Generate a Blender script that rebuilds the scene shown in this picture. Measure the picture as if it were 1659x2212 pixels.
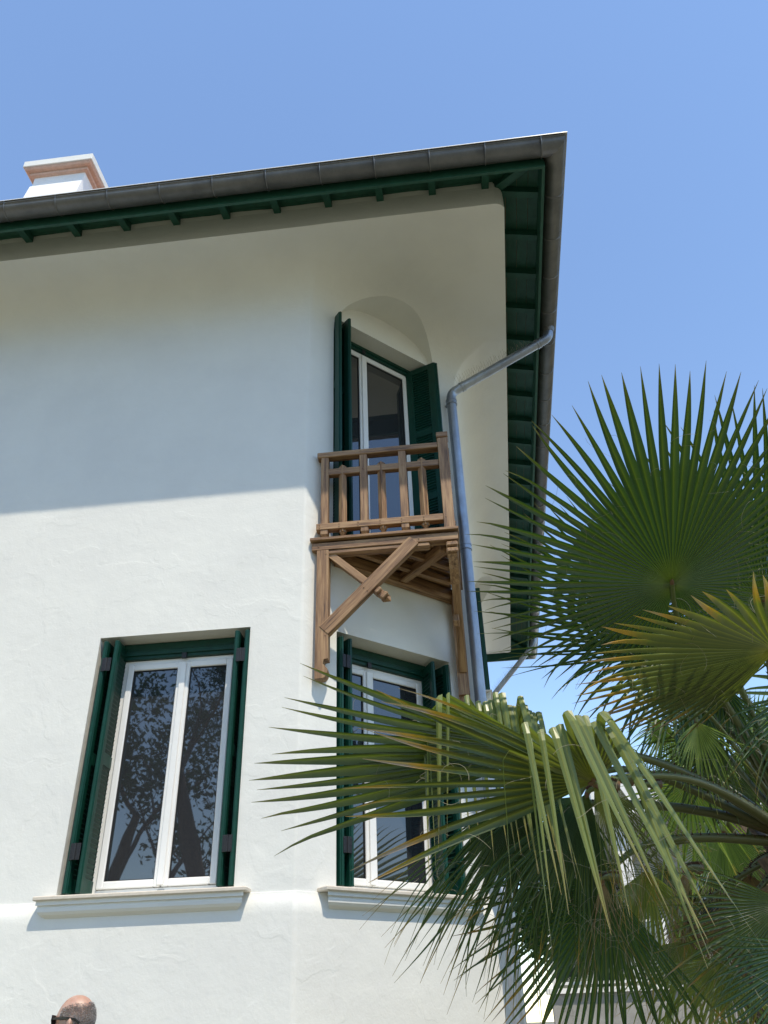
import bpy, bmesh, math, random
from mathutils import Vector as V, Matrix, noise
for o in list(bpy.data.objects): bpy.data.objects.remove(o)
scene = bpy.context.scene; col = scene.collection
R_ = math.radians
# ---------------------------------------------------------------- camera, sky, sun, exposure
PITCH, ROLL, YAW, CAM = 0.5682, -0.036, -0.0936, V((1.229, -5.76, -0.201))
FPX, PW, PH = 1728.6, 1659.0, 2212.0
fwd = V((math.sin(YAW)*math.cos(PITCH), math.cos(YAW)*math.cos(PITCH), math.sin(PITCH)))
rt0 = V((math.cos(YAW), -math.sin(YAW), 0)); up0 = rt0.cross(fwd)
cR = rt0*math.cos(ROLL) + up0*math.sin(ROLL); cU = -rt0*math.sin(ROLL) + up0*math.cos(ROLL)
cd = bpy.data.cameras.new('camera'); cam = bpy.data.objects.new('camera', cd); col.objects.link(cam)
cd.sensor_fit = 'VERTICAL'; cd.sensor_height = 36; cd.lens = 36*FPX/PH; cd.clip_start = .05; cd.clip_end = 3000
cam.matrix_world = Matrix(((cR.x, cU.x, -fwd.x, CAM.x), (cR.y, cU.y, -fwd.y, CAM.y), (cR.z, cU.z, -fwd.z, CAM.z), (0, 0, 0, 1)))
scene.camera = cam
SUN = V((.25, -.447, 1.0)).normalized()          # towards the sun
w = bpy.data.worlds.new('World'); scene.world = w; w.use_nodes = True
nt = w.node_tree; bg = nt.nodes['Background']; sky = nt.nodes.new('ShaderNodeTexSky'); sky.sky_type = 'NISHITA'
sky.sun_disc = False; sky.sun_elevation = math.asin(SUN.z); sky.sun_rotation = math.atan2(SUN.x, SUN.y)
sky.altitude = 900; sky.air_density = 1.2; sky.dust_density = .02; sky.ozone_density = 2.3
nt.links.new(sky.outputs[0], bg.inputs[0]); bg.inputs[1].default_value = .15
sd = bpy.data.lights.new('sun', 'SUN'); sd.energy = 2.65; sd.angle = R_(.5); sd.color = (1, .90, .74)
sun = bpy.data.objects.new('sun', sd); col.objects.link(sun); sun.rotation_euler = SUN.to_track_quat('Z', 'Y').to_euler()
vs = scene.view_settings; vs.view_transform = 'Standard'; vs.look = 'None'; vs.exposure = 0.84; vs.gamma = 1; vs.use_curve_mapping = False
scene.cycles.max_bounces = 8; scene.cycles.diffuse_bounces = 5; scene.cycles.transparent_max_bounces = 8
GZ = -1.8

# ---------------------------------------------------------------- helpers
def at(px, py, depth):
    """a point of the place, found from its direction and its distance along the view"""
    return CAM + (fwd + cR*((px-PW/2)/FPX) - cU*((py-PH/2)/FPX))*depth

class MB:
    def __init__(s): s.v = []; s.f = []; s.g = []; s.sm = []
    def add(s, vs, fs, g=None, smooth=False):
        b = len(s.v); s.v += [tuple(x) for x in vs]; s.g += [tuple(x) for x in (g or vs)]
        s.f += [tuple(i+b for i in f) for f in fs]; s.sm += [smooth]*len(fs)
    def box(s, c, size, M=None, bev=0):
        """c centre, size, M 3x3 axes as (ex,ey,ez)"""
        c = V(c); ex, ey, ez = M or (V((1, 0, 0)), V((0, 1, 0)), V((0, 0, 1)))
        hx, hy, hz = (k/2 for k in size)
        pts, gc = [], []
        order = sorted(range(3), key=lambda i: -size[i])
        off = (c.x*7.3+c.y*3.1+c.z*5.7) % 9
        def put(x, y, z):
            pts.append(c+ex*x+ey*y+ez*z); l = (x, y, z); gc.append((l[order[0]]+off, l[order[1]]+off*1.7, l[order[2]]+off*.6))
        if bev <= 0:
            for x in (-hx, hx):
                for y in (-hy, hy):
                    for z in (-hz, hz): put(x, y, z)
            s.add(pts, [(0, 1, 3, 2), (4, 6, 7, 5), (0, 4, 5, 1), (2, 3, 7, 6), (0, 2, 6, 4), (1, 5, 7, 3)], gc)
        else:
            b = min(bev, hx*.45, hy*.45, hz*.45); idx = {}
            for sx in (-1, 1):
                for sy in (-1, 1):
                    for sz in (-1, 1):
                        for k in range(3):
                            q = [sx*(hx-b), sy*(hy-b), sz*(hz-b)]; q[k] = (sx*hx, sy*hy, sz*hz)[k]
                            idx[sx, sy, sz, k] = len(pts); put(*q)
            fs = []
            for k in range(3):
                a, c2 = [i for i in range(3) if i != k]
                for sg in (-1, 1):
                    q = []
                    for (p, r) in ((-1, -1), (1, -1), (1, 1), (-1, 1)):
                        t = [0, 0, 0]; t[k] = sg; t[a] = p; t[c2] = r; q.append(idx[(*t, k)])
                    fs.append(q if (sg > 0) == (k != 1) else q[::-1])
            for k in range(3):          # edges parallel to axis k
                a, c2 = [i for i in range(3) if i != k]
                for p in (-1, 1):
                    for r in (-1, 1):
                        t0 = [0]*3; t1 = [0]*3; t0[a] = t1[a] = p; t0[c2] = t1[c2] = r; t0[k] = -1; t1[k] = 1
                        fs.append((idx[(*t0, a)], idx[(*t1, a)], idx[(*t1, c2)], idx[(*t0, c2)]))
            for sx in (-1, 1):
                for sy in (-1, 1):
                    for sz in (-1, 1): fs.append(tuple(idx[sx, sy, sz, k] for k in range(3)))
            s.add(pts, fs, gc)
        return s
    def bar(s, p, q, w, h, side=None, bev=.004):
        """box from p to q; w along side vector, h along the third"""
        p, q = V(p), V(q); d = (q-p); L = d.length; d.normalize()
        side = V(side or (0, 1, 0)); side = (side-d*side.dot(d)).normalized(); th = d.cross(side)
        return s.box((p+q)/2, (L, w, h), (d, side, th), bev)
    def prism(s, prof, O, eu, ev, en, t):
        """2D profile (u,v) at origin O extruded t along en"""
        n = len(prof); O = V(O); a = [O+eu*u+ev*v for u, v in prof]; b = [x+en*t for x in a]
        g = [(u, v, 0) for u, v in prof]+[(u, v, t) for u, v in prof]
        s.add(a+b, [tuple(range(n))[::-1], tuple(range(n, 2*n))]+[(i, (i+1) % n, n+(i+1) % n, n+i) for i in range(n)], g)
        return s
    def tube(s, pts, rad, seg=10, caps=True, smooth=True, flat=1.0, side=None):
        pts = [V(p) for p in pts]; n = len(pts); rad = rad if hasattr(rad, '__len__') else [rad]*n
        vs, fs, gc = [], [], []; L = 0
        d0 = (pts[1]-pts[0]).normalized(); u = V(side) if side else (V((0, 0, 1)) if abs(d0.z) < .9 else V((1, 0, 0)))
        for i, p in enumerate(pts):
            d = (pts[min(i+1, n-1)]-pts[max(i-1, 0)]).normalized(); u = (u-d*u.dot(d)).normalized(); w_ = d.cross(u)
            if i: L += (p-pts[i-1]).length
            for k in range(seg):
                a = 2*math.pi*k/seg; vs.append(p+(u*math.cos(a)*flat+w_*math.sin(a))*rad[i]); gc.append((L, math.cos(a)*.1, math.sin(a)*.1))
        for i in range(n-1):
            for k in range(seg):
                fs.append((i*seg+k, i*seg+(k+1) % seg, (i+1)*seg+(k+1) % seg, (i+1)*seg+k))
        s.add(vs, fs, gc, smooth)
        if caps: 
            s.add(vs[:seg], [tuple(range(seg))[::-1]], gc[:seg]); s.add(vs[-seg:], [tuple(range(seg))], gc[-seg:])
        return s
    def mesh(s, name, mat, fix=False):
        me = bpy.data.meshes.new(name); me.from_pydata(s.v, [], s.f)
        a = me.attributes.new('gc', 'FLOAT_VECTOR', 'POINT'); a.data.foreach_set('vector', [c for g in s.g for c in g])
        me.polygons.foreach_set('use_smooth', s.sm)
        if mat: me.materials.append(mat)
        bm = bmesh.new(); bm.from_mesh(me); bmesh.ops.recalc_face_normals(bm, faces=bm.faces); bm.to_mesh(me); bm.free()
        return me
    def build(s, name, mat, parent=None, **k): return link(name, s.mesh(name, mat), parent, **k)

def link(name, data, parent=None, loc=None, label=None, cat=None, group=None, kind=None):
    o = bpy.data.objects.new(name, data); col.objects.link(o)
    if parent is not None:
        o.parent = parent; o.location = (V(loc) if loc is not None else V((0, 0, 0))) - world_loc(parent)
    elif loc is not None: o.location = loc
    tag(o, label, cat, group, kind); return o
def world_loc(o):
    l = V(o.location); 
    while o.parent: o = o.parent; l += V(o.location)
    return l
def tag(o, label=None, cat=None, group=None, kind=None):
    if label: o['label'] = label
    if cat: o['category'] = cat
    if group: o['group'] = group
    if kind: o['kind'] = kind
def thing(name, loc, label, cat, group=None): return link(name, None, None, loc, label, cat, group)

# ---------------------------------------------------------------- materials
def mat(name, color=(.5, .5, .5), rough=.6, metal=0, spec=None):
    m = bpy.data.materials.new(name); m.use_nodes = True; b = m.node_tree.nodes['Principled BSDF']
    b.inputs['Base Color'].default_value = (*color, 1); b.inputs['Roughness'].default_value = rough; b.inputs['Metallic'].default_value = metal
    if spec is not None: b.inputs['Specular IOR Level'].default_value = spec
    return m, m.node_tree, b
def node(nt, t, **k):
    n = nt.nodes.new('ShaderNode'+t)
    for a, v in k.items():
        if a in n.inputs: n.inputs[a].default_value = v
        else: setattr(n, a, v)
    return n
def noisy(nt, vec, scale, detail=4, rough=.55):
    n = node(nt, 'TexNoise', Scale=scale, Detail=detail, Roughness=rough)
    if vec: nt.links.new(vec, n.inputs['Vector'])
    return n.outputs[0]
def ramp(nt, src, stops):
    r = nt.nodes.new('ShaderNodeValToRGB'); nt.links.new(src, r.inputs[0]); e = r.color_ramp.elements
    while len(e) < len(stops): e.new(.5)
    for k, (p, c) in enumerate(stops): e[k].position = p; e[k].color = (*c, 1) if len(c) == 3 else c
    return r.outputs[0]
def bump(nt, b, h, strength, dist, prev=None):
    n = node(nt, 'Bump', Strength=strength, Distance=dist); nt.links.new(h, n.inputs['Height'])
    if prev: nt.links.new(prev, n.inputs['Normal'])
    nt.links.new(n.outputs[0], b.inputs['Normal']); return n.outputs[0]
def objco(nt, scale=(1, 1, 1), attr=None):
    if attr: s = node(nt, 'Attribute', attribute_name=attr).outputs['Vector']
    else: s = nt.nodes.new('ShaderNodeNewGeometry').outputs['Position']
    m = nt.nodes.new('ShaderNodeMapping'); m.inputs['Scale'].default_value = scale; nt.links.new(s, m.inputs[0]); return m.outputs[0]

def stucco(name, base, dark, st=1.0):
    m, t, b = mat(name, base, .85); p = objco(t)
    c = ramp(t, noisy(t, p, 1.3, 6, .6), [(.3, dark), (.62, base)]); t.links.new(c, b.inputs[0])
    n1 = bump(t, b, noisy(t, p, 55, 4, .6), .30*st, .004)
    # trowel sweeps: stretched, warped noise
    wv = node(t, 'TexNoise', Scale=2.2, Detail=3.0); t.links.new(p, wv.inputs[0])
    mx = node(t, 'VectorMath', operation='MULTIPLY_ADD'); t.links.new(wv.outputs[1], mx.inputs[0]); mx.inputs[1].default_value = (.9, .9, .9); t.links.new(p, mx.inputs[2])
    mp = node(t, 'Mapping'); mp.inputs['Scale'].default_value = (1, 1, 1.5); t.links.new(mx.outputs[0], mp.inputs[0])
    h = ramp(t, noisy(t, mp.outputs[0], 1.7, 4, .5), [(.35, (0, 0, 0)), (.52, (.5, .5, .5)), (.56, (.95, .95, .95)), (.8, (.8, .8, .8))])
    n2 = bump(t, b, h, .22*st, .008, n1)
    bump(t, b, noisy(t, p, 9, 3, .5), .25*st, .012, n2)
    return m
M_wall = stucco('white_stucco', (.735, .73, .68), (.68, .675, .635))
M_chim = stucco('chimney_render', (.85, .84, .82), (.74, .73, .71), 2.0)
def wood(name, c1, c2, c3):
    m, t, b = mat(name, c1, .55); g = objco(t, (1.2, 16, 16), 'gc')
    wn = noisy(t, g, 2.0, 6, .65); fine = noisy(t, objco(t, (4, 130, 130), 'gc'), 1.0, 3, .6)
    a = node(t, 'Math', operation='MULTIPLY_ADD'); t.links.new(fine, a.inputs[0]); a.inputs[1].default_value = .45; t.links.new(wn, a.inputs[2])
    t.links.new(ramp(t, a.outputs[0], [(.52, c3), (.66, c1), (.88, c2)]), b.inputs[0])
    bump(t, b, a.outputs[0], .35, .003); return m
M_wood = wood('oiled_teak', (.212, .113, .050), (.375, .228, .108), (.055, .026, .012))
def paint(name, c, rough, sc=18, amt=.25, dirt=None):
    m, t, b = mat(name, c, rough); p = objco(t)
    d = dirt or tuple(k*(1-amt) for k in c)
    t.links.new(ramp(t, noisy(t, p, sc, 5, .65), [(.35, d), (.65, c)]), b.inputs[0])
    bump(t, b, noisy(t, p, 90, 3, .6), .12, .002); return m
M_green = paint('dark_green_gloss', (.004, .050, .033), .40)
M_green.node_tree.nodes['Principled BSDF'].inputs['Specular IOR Level'].default_value = .3
M_greens = paint('soffit_green', (.013, .085, .055), .55, 12)
M_pvc = paint('white_window_plastic', (.80, .79, .76), .3, 6, .04)
M_stone = paint('cream_sill_stone', (.62, .56, .47), .55, 30, .12)
M_black = mat('black_iron', (.012, .012, .014), .5)[0]
M_rubber = mat('black_seal', (.01, .01, .01), .6)[0]
M_terra = paint('pink_clay', (.66, .47, .38), .8, 25, .2)
M_tile = paint('roof_clay', (.36, .17, .10), .85, 14, .4)
def zinc(name, c1, c2, metal, rough):
    m, t, b = mat(name, c1, rough, metal); p = objco(t)
    big = noisy(t, objco(t, (1, 1, .5)), 4, 8, .7)
    t.links.new(ramp(t, big, [(.32, c2), (.62, c1)]), b.inputs[0])
    rr = ramp(t, noisy(t, p, 22, 6, .7), [(.3, (rough-.12,)*3), (.7, (rough+.15,)*3)]); t.links.new(rr, b.inputs['Roughness'])
    bump(t, b, noisy(t, p, 120, 3, .7), .12, .002); return m
M_gut = zinc('weathered_zinc_gutter', (.205, .20, .19), (.135, .133, .13), .6, .45)
M_pipe = zinc('zinc_downpipe', (.37, .40, .44), (.24, .26, .30), .72, .42)
def glass(name, f0=1.95):
    m, t, b = mat(name, (.026, .028, .031), .015); b.inputs['IOR'].default_value = f0
    bump(t, b, noisy(t, objco(t), 1.5, 2, .5), .07, .02); return m
M_glass = glass('double_glazing')
M_conc = paint('grey_concrete', (.33, .32, .30), .85, 5, .3)
M_white2 = paint('neighbour_white', (.80, .79, .77), .8, 3, .1)
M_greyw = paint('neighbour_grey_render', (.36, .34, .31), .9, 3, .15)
def ground_mat():
    m, t, b = mat('sunlit_paving', (.45, .41, .34), .9); p = objco(t)
    t.links.new(ramp(t, noisy(t, p, .35, 7, .7), [(.35, (.145, .135, .085)), (.65, (.23, .215, .145))]), b.inputs[0])
    bump(t, b, noisy(t, p, 60, 4, .7), .5, .01); return m
M_ground = ground_mat()

# leaf: attribute gc = (t along the segment 0..1, random of the segment, age)
def leafmat(name, base, light, tip, dead, transl=.28, rough=.38):
    m, t, b = mat(name, base, rough); at_ = node(t, 'Attribute', attribute_name='gc'); sp = nt_sep(t, at_.outputs['Vector'])
    c = ramp(t, sp[0], [(0, tuple(k*1.3 for k in light)), (.045, light), (.16, base), (.80, base), (.93, tip), (1, dead)])
    ra_ = node(t, 'Attribute', attribute_name='rib'); fr_ = node(t, 'Math', operation='POWER'); t.links.new(ra_.outputs['Fac'], fr_.inputs[0]); fr_.inputs[1].default_value = 2.6
    rnd = ramp(t, sp[1], [(0, (.75, .8, .8)), (.5, (1, 1, 1)), (1, (1.2, 1.15, 1.0))])
    mx = node(t, 'Mix', data_type='RGBA', blend_type='MULTIPLY'); mx.inputs[0].default_value = 1; t.links.new(c, mx.inputs[6]); t.links.new(rnd, mx.inputs[7])
    # age drives straw and ochre towards the tip
    pw = node(t, 'Math', operation='POWER'); t.links.new(sp[0], pw.inputs[0]); pw.inputs[1].default_value = 2.6
    ag = node(t, 'Math', operation='MULTIPLY'); t.links.new(pw.outputs[0], ag.inputs[0]); t.links.new(sp[2], ag.inputs[1])
    nz = noisy(t, objco(t, (25, 25, 25)), 1, 3); ad = node(t, 'Math', operation='MULTIPLY_ADD'); t.links.new(nz, ad.inputs[0]); ad.inputs[1].default_value = .35; t.links.new(ag.outputs[0], ad.inputs[2])
    am = ramp(t, ad.outputs[0], [(.52, (0, 0, 0)), (.72, (.5, .5, .5)), (.95, (1, 1, 1))])
    oc = ramp(t, ad.outputs[0], [(.55, (.30, .22, .02)), (.80, (.42, .22, .03)), (1.0, (.30, .23, .17))])
    m2 = node(t, 'Mix', data_type='RGBA'); t.links.new(am, m2.inputs[0]); rb = node(t, 'Mix', data_type='RGBA'); rf_ = node(t, 'Math', operation='MULTIPLY'); t.links.new(fr_.outputs[0], rf_.inputs[0]); rf_.inputs[1].default_value = .95; t.links.new(rf_.outputs[0], rb.inputs[0]); t.links.new(mx.outputs[2], rb.inputs[6]); rb.inputs[7].default_value = (light[0]*1.3, light[1]*1.3, light[2]*1.3, 1); t.links.new(rb.outputs[2], m2.inputs[6]); t.links.new(oc, m2.inputs[7])
    t.links.new(m2.outputs[2], b.inputs[0])
    tr = node(t, 'BsdfTranslucent'); hs = node(t, 'Mix', data_type='RGBA', blend_type='MULTIPLY'); hs.inputs[0].default_value = 1
    t.links.new(m2.outputs[2], hs.inputs[6]); hs.inputs[7].default_value = (1.5, 1.7, .55, 1); t.links.new(hs.outputs[2], tr.inputs[0])
    ms = node(t, 'MixShader'); ms.inputs[0].default_value = transl; t.links.new(b.outputs[0], ms.inputs[1]); t.links.new(tr.outputs[0], ms.inputs[2])
    t.links.new(ms.outputs[0], t.nodes['Material Output'].inputs[0])
    return m
def nt_sep(t, s):
    n = t.nodes.new('ShaderNodeSeparateXYZ'); t.links.new(s, n.inputs[0]); return n.outputs
M_leaf = leafmat('fan_leaf_green', (.050, .082, .024), (.13, .16, .035), (.11, .11, .035), (.30, .24, .15), .18)
M_leafd = leafmat('fan_leaf_deep', (.024, .068, .024), (.09, .13, .025), (.07, .08, .025), (.26, .21, .14), .16, .40)
M_leafy = leafmat('fan_leaf_yellowing', (.062, .088, .024), (.17, .18, .04), (.22, .16, .035), (.32, .25, .17), .20, .34)
M_leafr = leafmat('fan_leaf_ribbon', (.15, .19, .065), (.17, .18, .04), (.24, .20, .08), (.34, .27, .18), .25, .28)
M_leafl = leafmat('fan_leaf_pale', (.15, .22, .06), (.26, .30, .08), (.22, .25, .09), (.40, .36, .22), .35, .45)
M_leafx = leafmat('fan_leaf_dead', (.21, .15, .09), (.20, .14, .07), (.22, .16, .1), (.25, .19, .12), .1, .8)
def petmat():
    m, t, b = mat('petiole_green', (.10, .12, .035), .4); at_ = node(t, 'Attribute', attribute_name='gc'); sp = nt_sep(t, at_.outputs['Vector'])
    t.links.new(ramp(t, sp[0], [(0, (.12, .055, .025)), (.22, (.075, .08, .028)), (1, (.09, .115, .03))]), b.inputs[0]); return m
M_pet = petmat()
M_thorn = mat('thorn_brown', (.05, .018, .012), .5)[0]
M_fibre = mat('leaf_fibre_thread', (.26, .24, .16), .8)[0]
M_trunk = paint('palm_trunk_bark', (.15, .10, .065), .95, 20, .6)

# ---------------------------------------------------------------- house frame
AB, AC = .7638, 1.545
eA, nA = V((1, 0, 0)), V((0, -1, 0))
eB, nB = V((math.cos(AB), math.sin(AB), 0)), V((math.sin(AB), -math.cos(AB), 0))
eC, nC = V((math.cos(AC), math.sin(AC), 0)), V((math.sin(AC), -math.cos(AC), 0))
UP = V((0, 0, 1)); BCv = eB*1.978; YF = 10.15; XL = -14.0
CF = BCv + eC*((YF-BCv.y)/eC.y)
O_LIP, Z_LIP, Z_BAND, Z0C = .665, 6.53, 6.852, 5.9
house = thing('house', (0, 0, GZ), 'white stucco house with green eaves and shutters and a wooden corner balcony', 'house')

def offset_poly(o, r0, rho):
    """footprint offset by o with rounded corners; constant point count. returns list of (point, normal)"""
    P = [V((XL, 0, 0)), V((0, 0, 0)), BCv, CF, V((XL, YF, 0))]
    N = [V((0, -1, 0)), nB, nC, V((0, 1, 0)), V((-1, 0, 0))]
    n = 5; Q = []
    for i in range(n):          # vertex between edge i-1 and edge i
        a, b = N[i-1], N[i]; m = (a+b); m = m/ (1+a.dot(b)); Q.append(P[i]+m*o)
    out = []
    for i in range(n):
        a, b = N[i-1], N[i]; ang = math.acos(max(-1, min(1, a.dot(b))))
        r = (r0+rho[i]*o); tl = r*math.tan(ang/2); da = V((-a.y, a.x, 0)); db = V((-b.y, b.x, 0))
        c = Q[i]-da*tl-a*r
        for k in range(7):
            nn = (a*math.sin((1-k/6)*ang)+b*math.sin(k/6*ang))/math.sin(ang); out.append((c+nn*r, nn))
        if i == 1:              # points along the chamfer
            Qn = Q[2]; angn = math.acos(N[1].dot(N[2])); tn = (r0+rho[2]*o)*math.tan(angn/2)
            s0 = (Q[1]+db*tl).dot(eB); s1 = (Qn-db*tn).dot(eB)
            sK = 1.005
            for s in (s0*.5+(sK-.1)*.5, sK-.10, sK-.05, sK, sK+.05, sK+.10, s1*.5+(sK+.1)*.5):
                out.append((eB*s+nB*(nB.dot(Q[1])), nB))
    return out
rows = []
RHO = [0, .45, .10, .05, 0]
for z, o in ((GZ-.3, .045), (.425, .045), (.462, .042), (.495, .033), (.525, .020), (.548, .012), (.5605, .010), (.563, 0), (1.2, 0), (Z0C-.3, 0), (Z0C, 0)):
    rows.append([(p.x, p.y, z) for p, n in offset_poly(o, .05, RHO)])
K = 36; n_ = 2.3
for k in range(1, K+1):
    th = math.pi/2*k/K; zz = math.sin(th)**(2/n_); oo = 1-math.cos(th)**(2/n_)
    rows.append([(p.x, p.y, Z0C+(Z_LIP-Z0C-.006)*zz) for p, n in offset_poly(O_LIP*oo, .05, RHO)])
lipA_y = -O_LIP; lipC = BCv+nC*O_LIP
last = []
pts = offset_poly(O_LIP, .05, RHO)
for i, (p, n) in enumerate(pts):
    q = p
    if 7 <= i < 7+7+7+7:
        best = 9
        if n.y < -1e-6: best = min(best, (lipA_y-p.y)/n.y)
        dn = n.dot(nC)
        if dn > 1e-6: best = min(best, (lipC-p).dot(nC)/dn)
        q = p+n*max(0, best)
    last.append(V((q.x, q.y, Z_LIP)))
kk = 7+7+3; last[kk] = last[kk]-nB*.028
rows.append([tuple(p) for p in last])
def wob(p, a): return V((p[0], p[1], p[2]+a*noise.noise(V((p[0]*3.1, p[1]*3.1, 0)))))
rows.append([(p.x, p.y, Z_LIP+.002) for p in last]); rows.append([tuple(p) for p in [V((q.x, q.y, Z_BAND)) for q in last]])
me = bpy.data.meshes.new('wall'); n = len(rows[0]); vs_ = [p for r in rows for p in r]; fs = []
for i in range(len(rows)-1):
    for k in range(n): fs.append((i*n+k, i*n+(k+1) % n, (i+1)*n+(k+1) % n, (i+1)*n+k))
fs.append(tuple(range(n))[::-1]); fs.append(tuple(range((len(rows)-1)*n, len(rows)*n)))
me.from_pydata(vs_, [], fs)
bm = bmesh.new(); bm.from_mesh(me); bmesh.ops.remove_doubles(bm, verts=bm.verts, dist=1e-5); bmesh.ops.recalc_face_normals(bm, faces=bm.faces); bm.to_mesh(me); bm.free()
wall = link('wall', me, house); me.materials.append(M_wall)
DEP = .28
# cutters
cut = MB()
def cutbox(O, eu, en, u0, u1, z0, z1, d0=-.2, d1=DEP):
    c = V(O)+eu*((u0+u1)/2)-en*((d0+d1)/2)+UP*((z0+z1)/2); cut.box(c, (u1-u0, d1-d0, z1-z0), (eu, en, UP))
def cutarch(O, eu, en, u0, u1, zs, b, out=2.2, back=.005):
    uc, a = (u0+u1)/2, (u1-u0)/2+.001; pr = [(uc-a, 5.0), (uc+a, 5.0)]
    for k in range(25):
        th = math.pi*k/24; c_, s_ = math.cos(th), math.sin(th); e = 2/2.35
        pr.append((uc+a*math.copysign(abs(c_)**e, c_), zs+b*s_**e))
    cut.prism(pr, V(O)-en*back, eu, UP, en, out)
WA = (-1.667, -.420, .594, 2.512)
cutbox((0, 0, 0), eA, nA, *WA)
cutbox((0, 0, 0), eA, nA, -6.4, -5.15, .594, 2.512)
WB = (.333, 1.562, .594, 2.522); cutbox((0, 0, 0), eB, nB, *WB)
DB = (.292, 1.668, 3.30, 6.13); cutbox((0, 0, 0), eB, nB, *DB)
CW = []
for (u0, u1, z0, z1) in ((1.3, 2.55, .594, 2.512), (5.30, 6.55, 4.2, 6.1)):
    cutbox(BCv, eC, nC, u0, u1, z0, z1); CW.append((u0, u1, z0, z1))
cut2 = MB(); cut1, cut = cut, cut2
cutarch((0, 0, 0), eB, nB, DB[0], DB[1], 5.93, .545)
cutarch(BCv, eC, nC, 5.30, 6.55, 5.93, .545)
cut = cut1
def apply_bool(obj, cutter):
    co = link('cutter', cutter.mesh('cutter', None)); md = obj.modifiers.new('b', 'BOOLEAN'); md.operation = 'DIFFERENCE'; md.solver = 'EXACT'; md.object = co; md.use_self = True
    co.location = (0, 0, 0); bpy.context.view_layer.update()
    dg = bpy.context.evaluated_depsgraph_get(); m2 = bpy.data.meshes.new_from_object(obj.evaluated_get(dg)); obj.modifiers.clear(); obj.data = m2
    bpy.data.objects.remove(co)
apply_bool(wall, cut1); apply_bool(wall, cut2)
def harden(obj, deg=13):
    bm = bmesh.new(); bm.from_mesh(obj.data)
    for f in bm.faces: f.smooth = True
    for e in bm.edges: e.smooth = e.is_manifold and e.calc_face_angle(0) < R_(deg)
    bm.to_mesh(obj.data); bm.free(); md = obj.modifiers.new('wn', 'WEIGHTED_NORMAL'); md.keep_sharp = True; md.weight = 80
harden(wall)
wall.data.materials.clear(); wall.data.materials.append(M_wall)
for p in wall.data.polygons: p.material_index = 0

# ---------------------------------------------------------------- windows and shutters (local frame: O + eu*u + UP*z - en*depth)
def P3(O, eu, en, u, d, z): return V(O)+eu*u-en*d+UP*z
def lbox(mb, O, eu, en, u0, u1, d0, d1, z0, z1, bev=.003):
    mb.box(P3(O, eu, en, (u0+u1)/2, (d0+d1)/2, (z0+z1)/2), (abs(u1-u0), abs(d1-d0), abs(z1-z0)), (eu, en, UP), bev)
def window(O, eu, en, u0, u1, z0, z1, lintel, d=.19, split=.5, name='window', lab=None, base=.05):
    """white double casement between (u0,u1,z0,z1), its green head rail up to lintel"""
    f = MB(); b = lambda *a, **k: lbox(f, O, eu, en, *a, **k)
    fw_ = .036; D0, D1 = d, d+.06
    b(u0, u0+fw_, D0, D1, z0, z1); b(u1-fw_, u1, D0, D1, z0, z1); b(u0+fw_, u1-fw_, D0, D1, z1-fw_, z1); b(u0+fw_, u1-fw_, D0-.004, D1, z0, z0+base)
    win = f.build(name, M_pvc, house, label=lab)
    g = MB(); lbox(g, O, eu, en, u0-.02, u1+.02, d-.03, d+.05, z1+.002, lintel-.002); lbox(g, O, eu, en, u0-.02, u1+.02, d-.045, d-.031, z1+.03, z1+.07)
    g.build('head_rail', M_green, win)
    um = u0+(u1-u0)*split; zz0 = z0+base+.003; zz1 = z1-fw_-.003
    for (a, c, k) in ((u0+fw_+.003, um-.002, 0), (um+.002, u1-fw_-.003, 1)):
        s = MB(); q = .051; e0, e1 = d-.022, d+.035
        for bx in ((a, a+q, zz0, zz1), (c-q, c, zz0, zz1), (a+q, c-q, zz1-q, zz1), (a+q, c-q, zz0, zz0+q)): lbox(s, O, eu, en, bx[0], bx[1], e0, e1, bx[2], bx[3], .006)
        if k == 0: lbox(s, O, eu, en, c-.022, c+.026, e0-.014, e0-.001, zz0+.01, zz1-.01, .004)
        sash = s.build('sash', M_pvc, win)
        sl = MB(); t_ = .006
        for bx in ((a+q, a+q+t_, zz0+q, zz1-q), (c-q-t_, c-q, zz0+q, zz1-q), (a+q+t_, c-q-t_, zz1-q-t_, zz1-q), (a+q+t_, c-q-t_, zz0+q, zz0+q+t_)): lbox(sl, O, eu, en, bx[0], bx[1], e0+.012, e0+.03, bx[2], bx[3], 0)
        sl.build('glazing_seal', M_rubber, win)
        pn = MB(); lbox(pn, O, eu, en, a+q+t_, c-q-t_, e0+.022, e0+.03, zz0+q+t_, zz1-q-t_, 0); pn.build('pane', M_glass, win)
    m_ = MB(); lbox(m_, O, eu, en, um-.02, um+.03, d-.012, d-.0045, z0+.018, z0+.034, .001); m_.build('drain_cap', M_black, win)
    m_ = MB(); lbox(m_, O, eu, en, um-.02, um+.02, d-.048, d-.032, z1-.02, z1+.03, .002); m_.build('catch', M_black, win)
    return win
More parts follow.
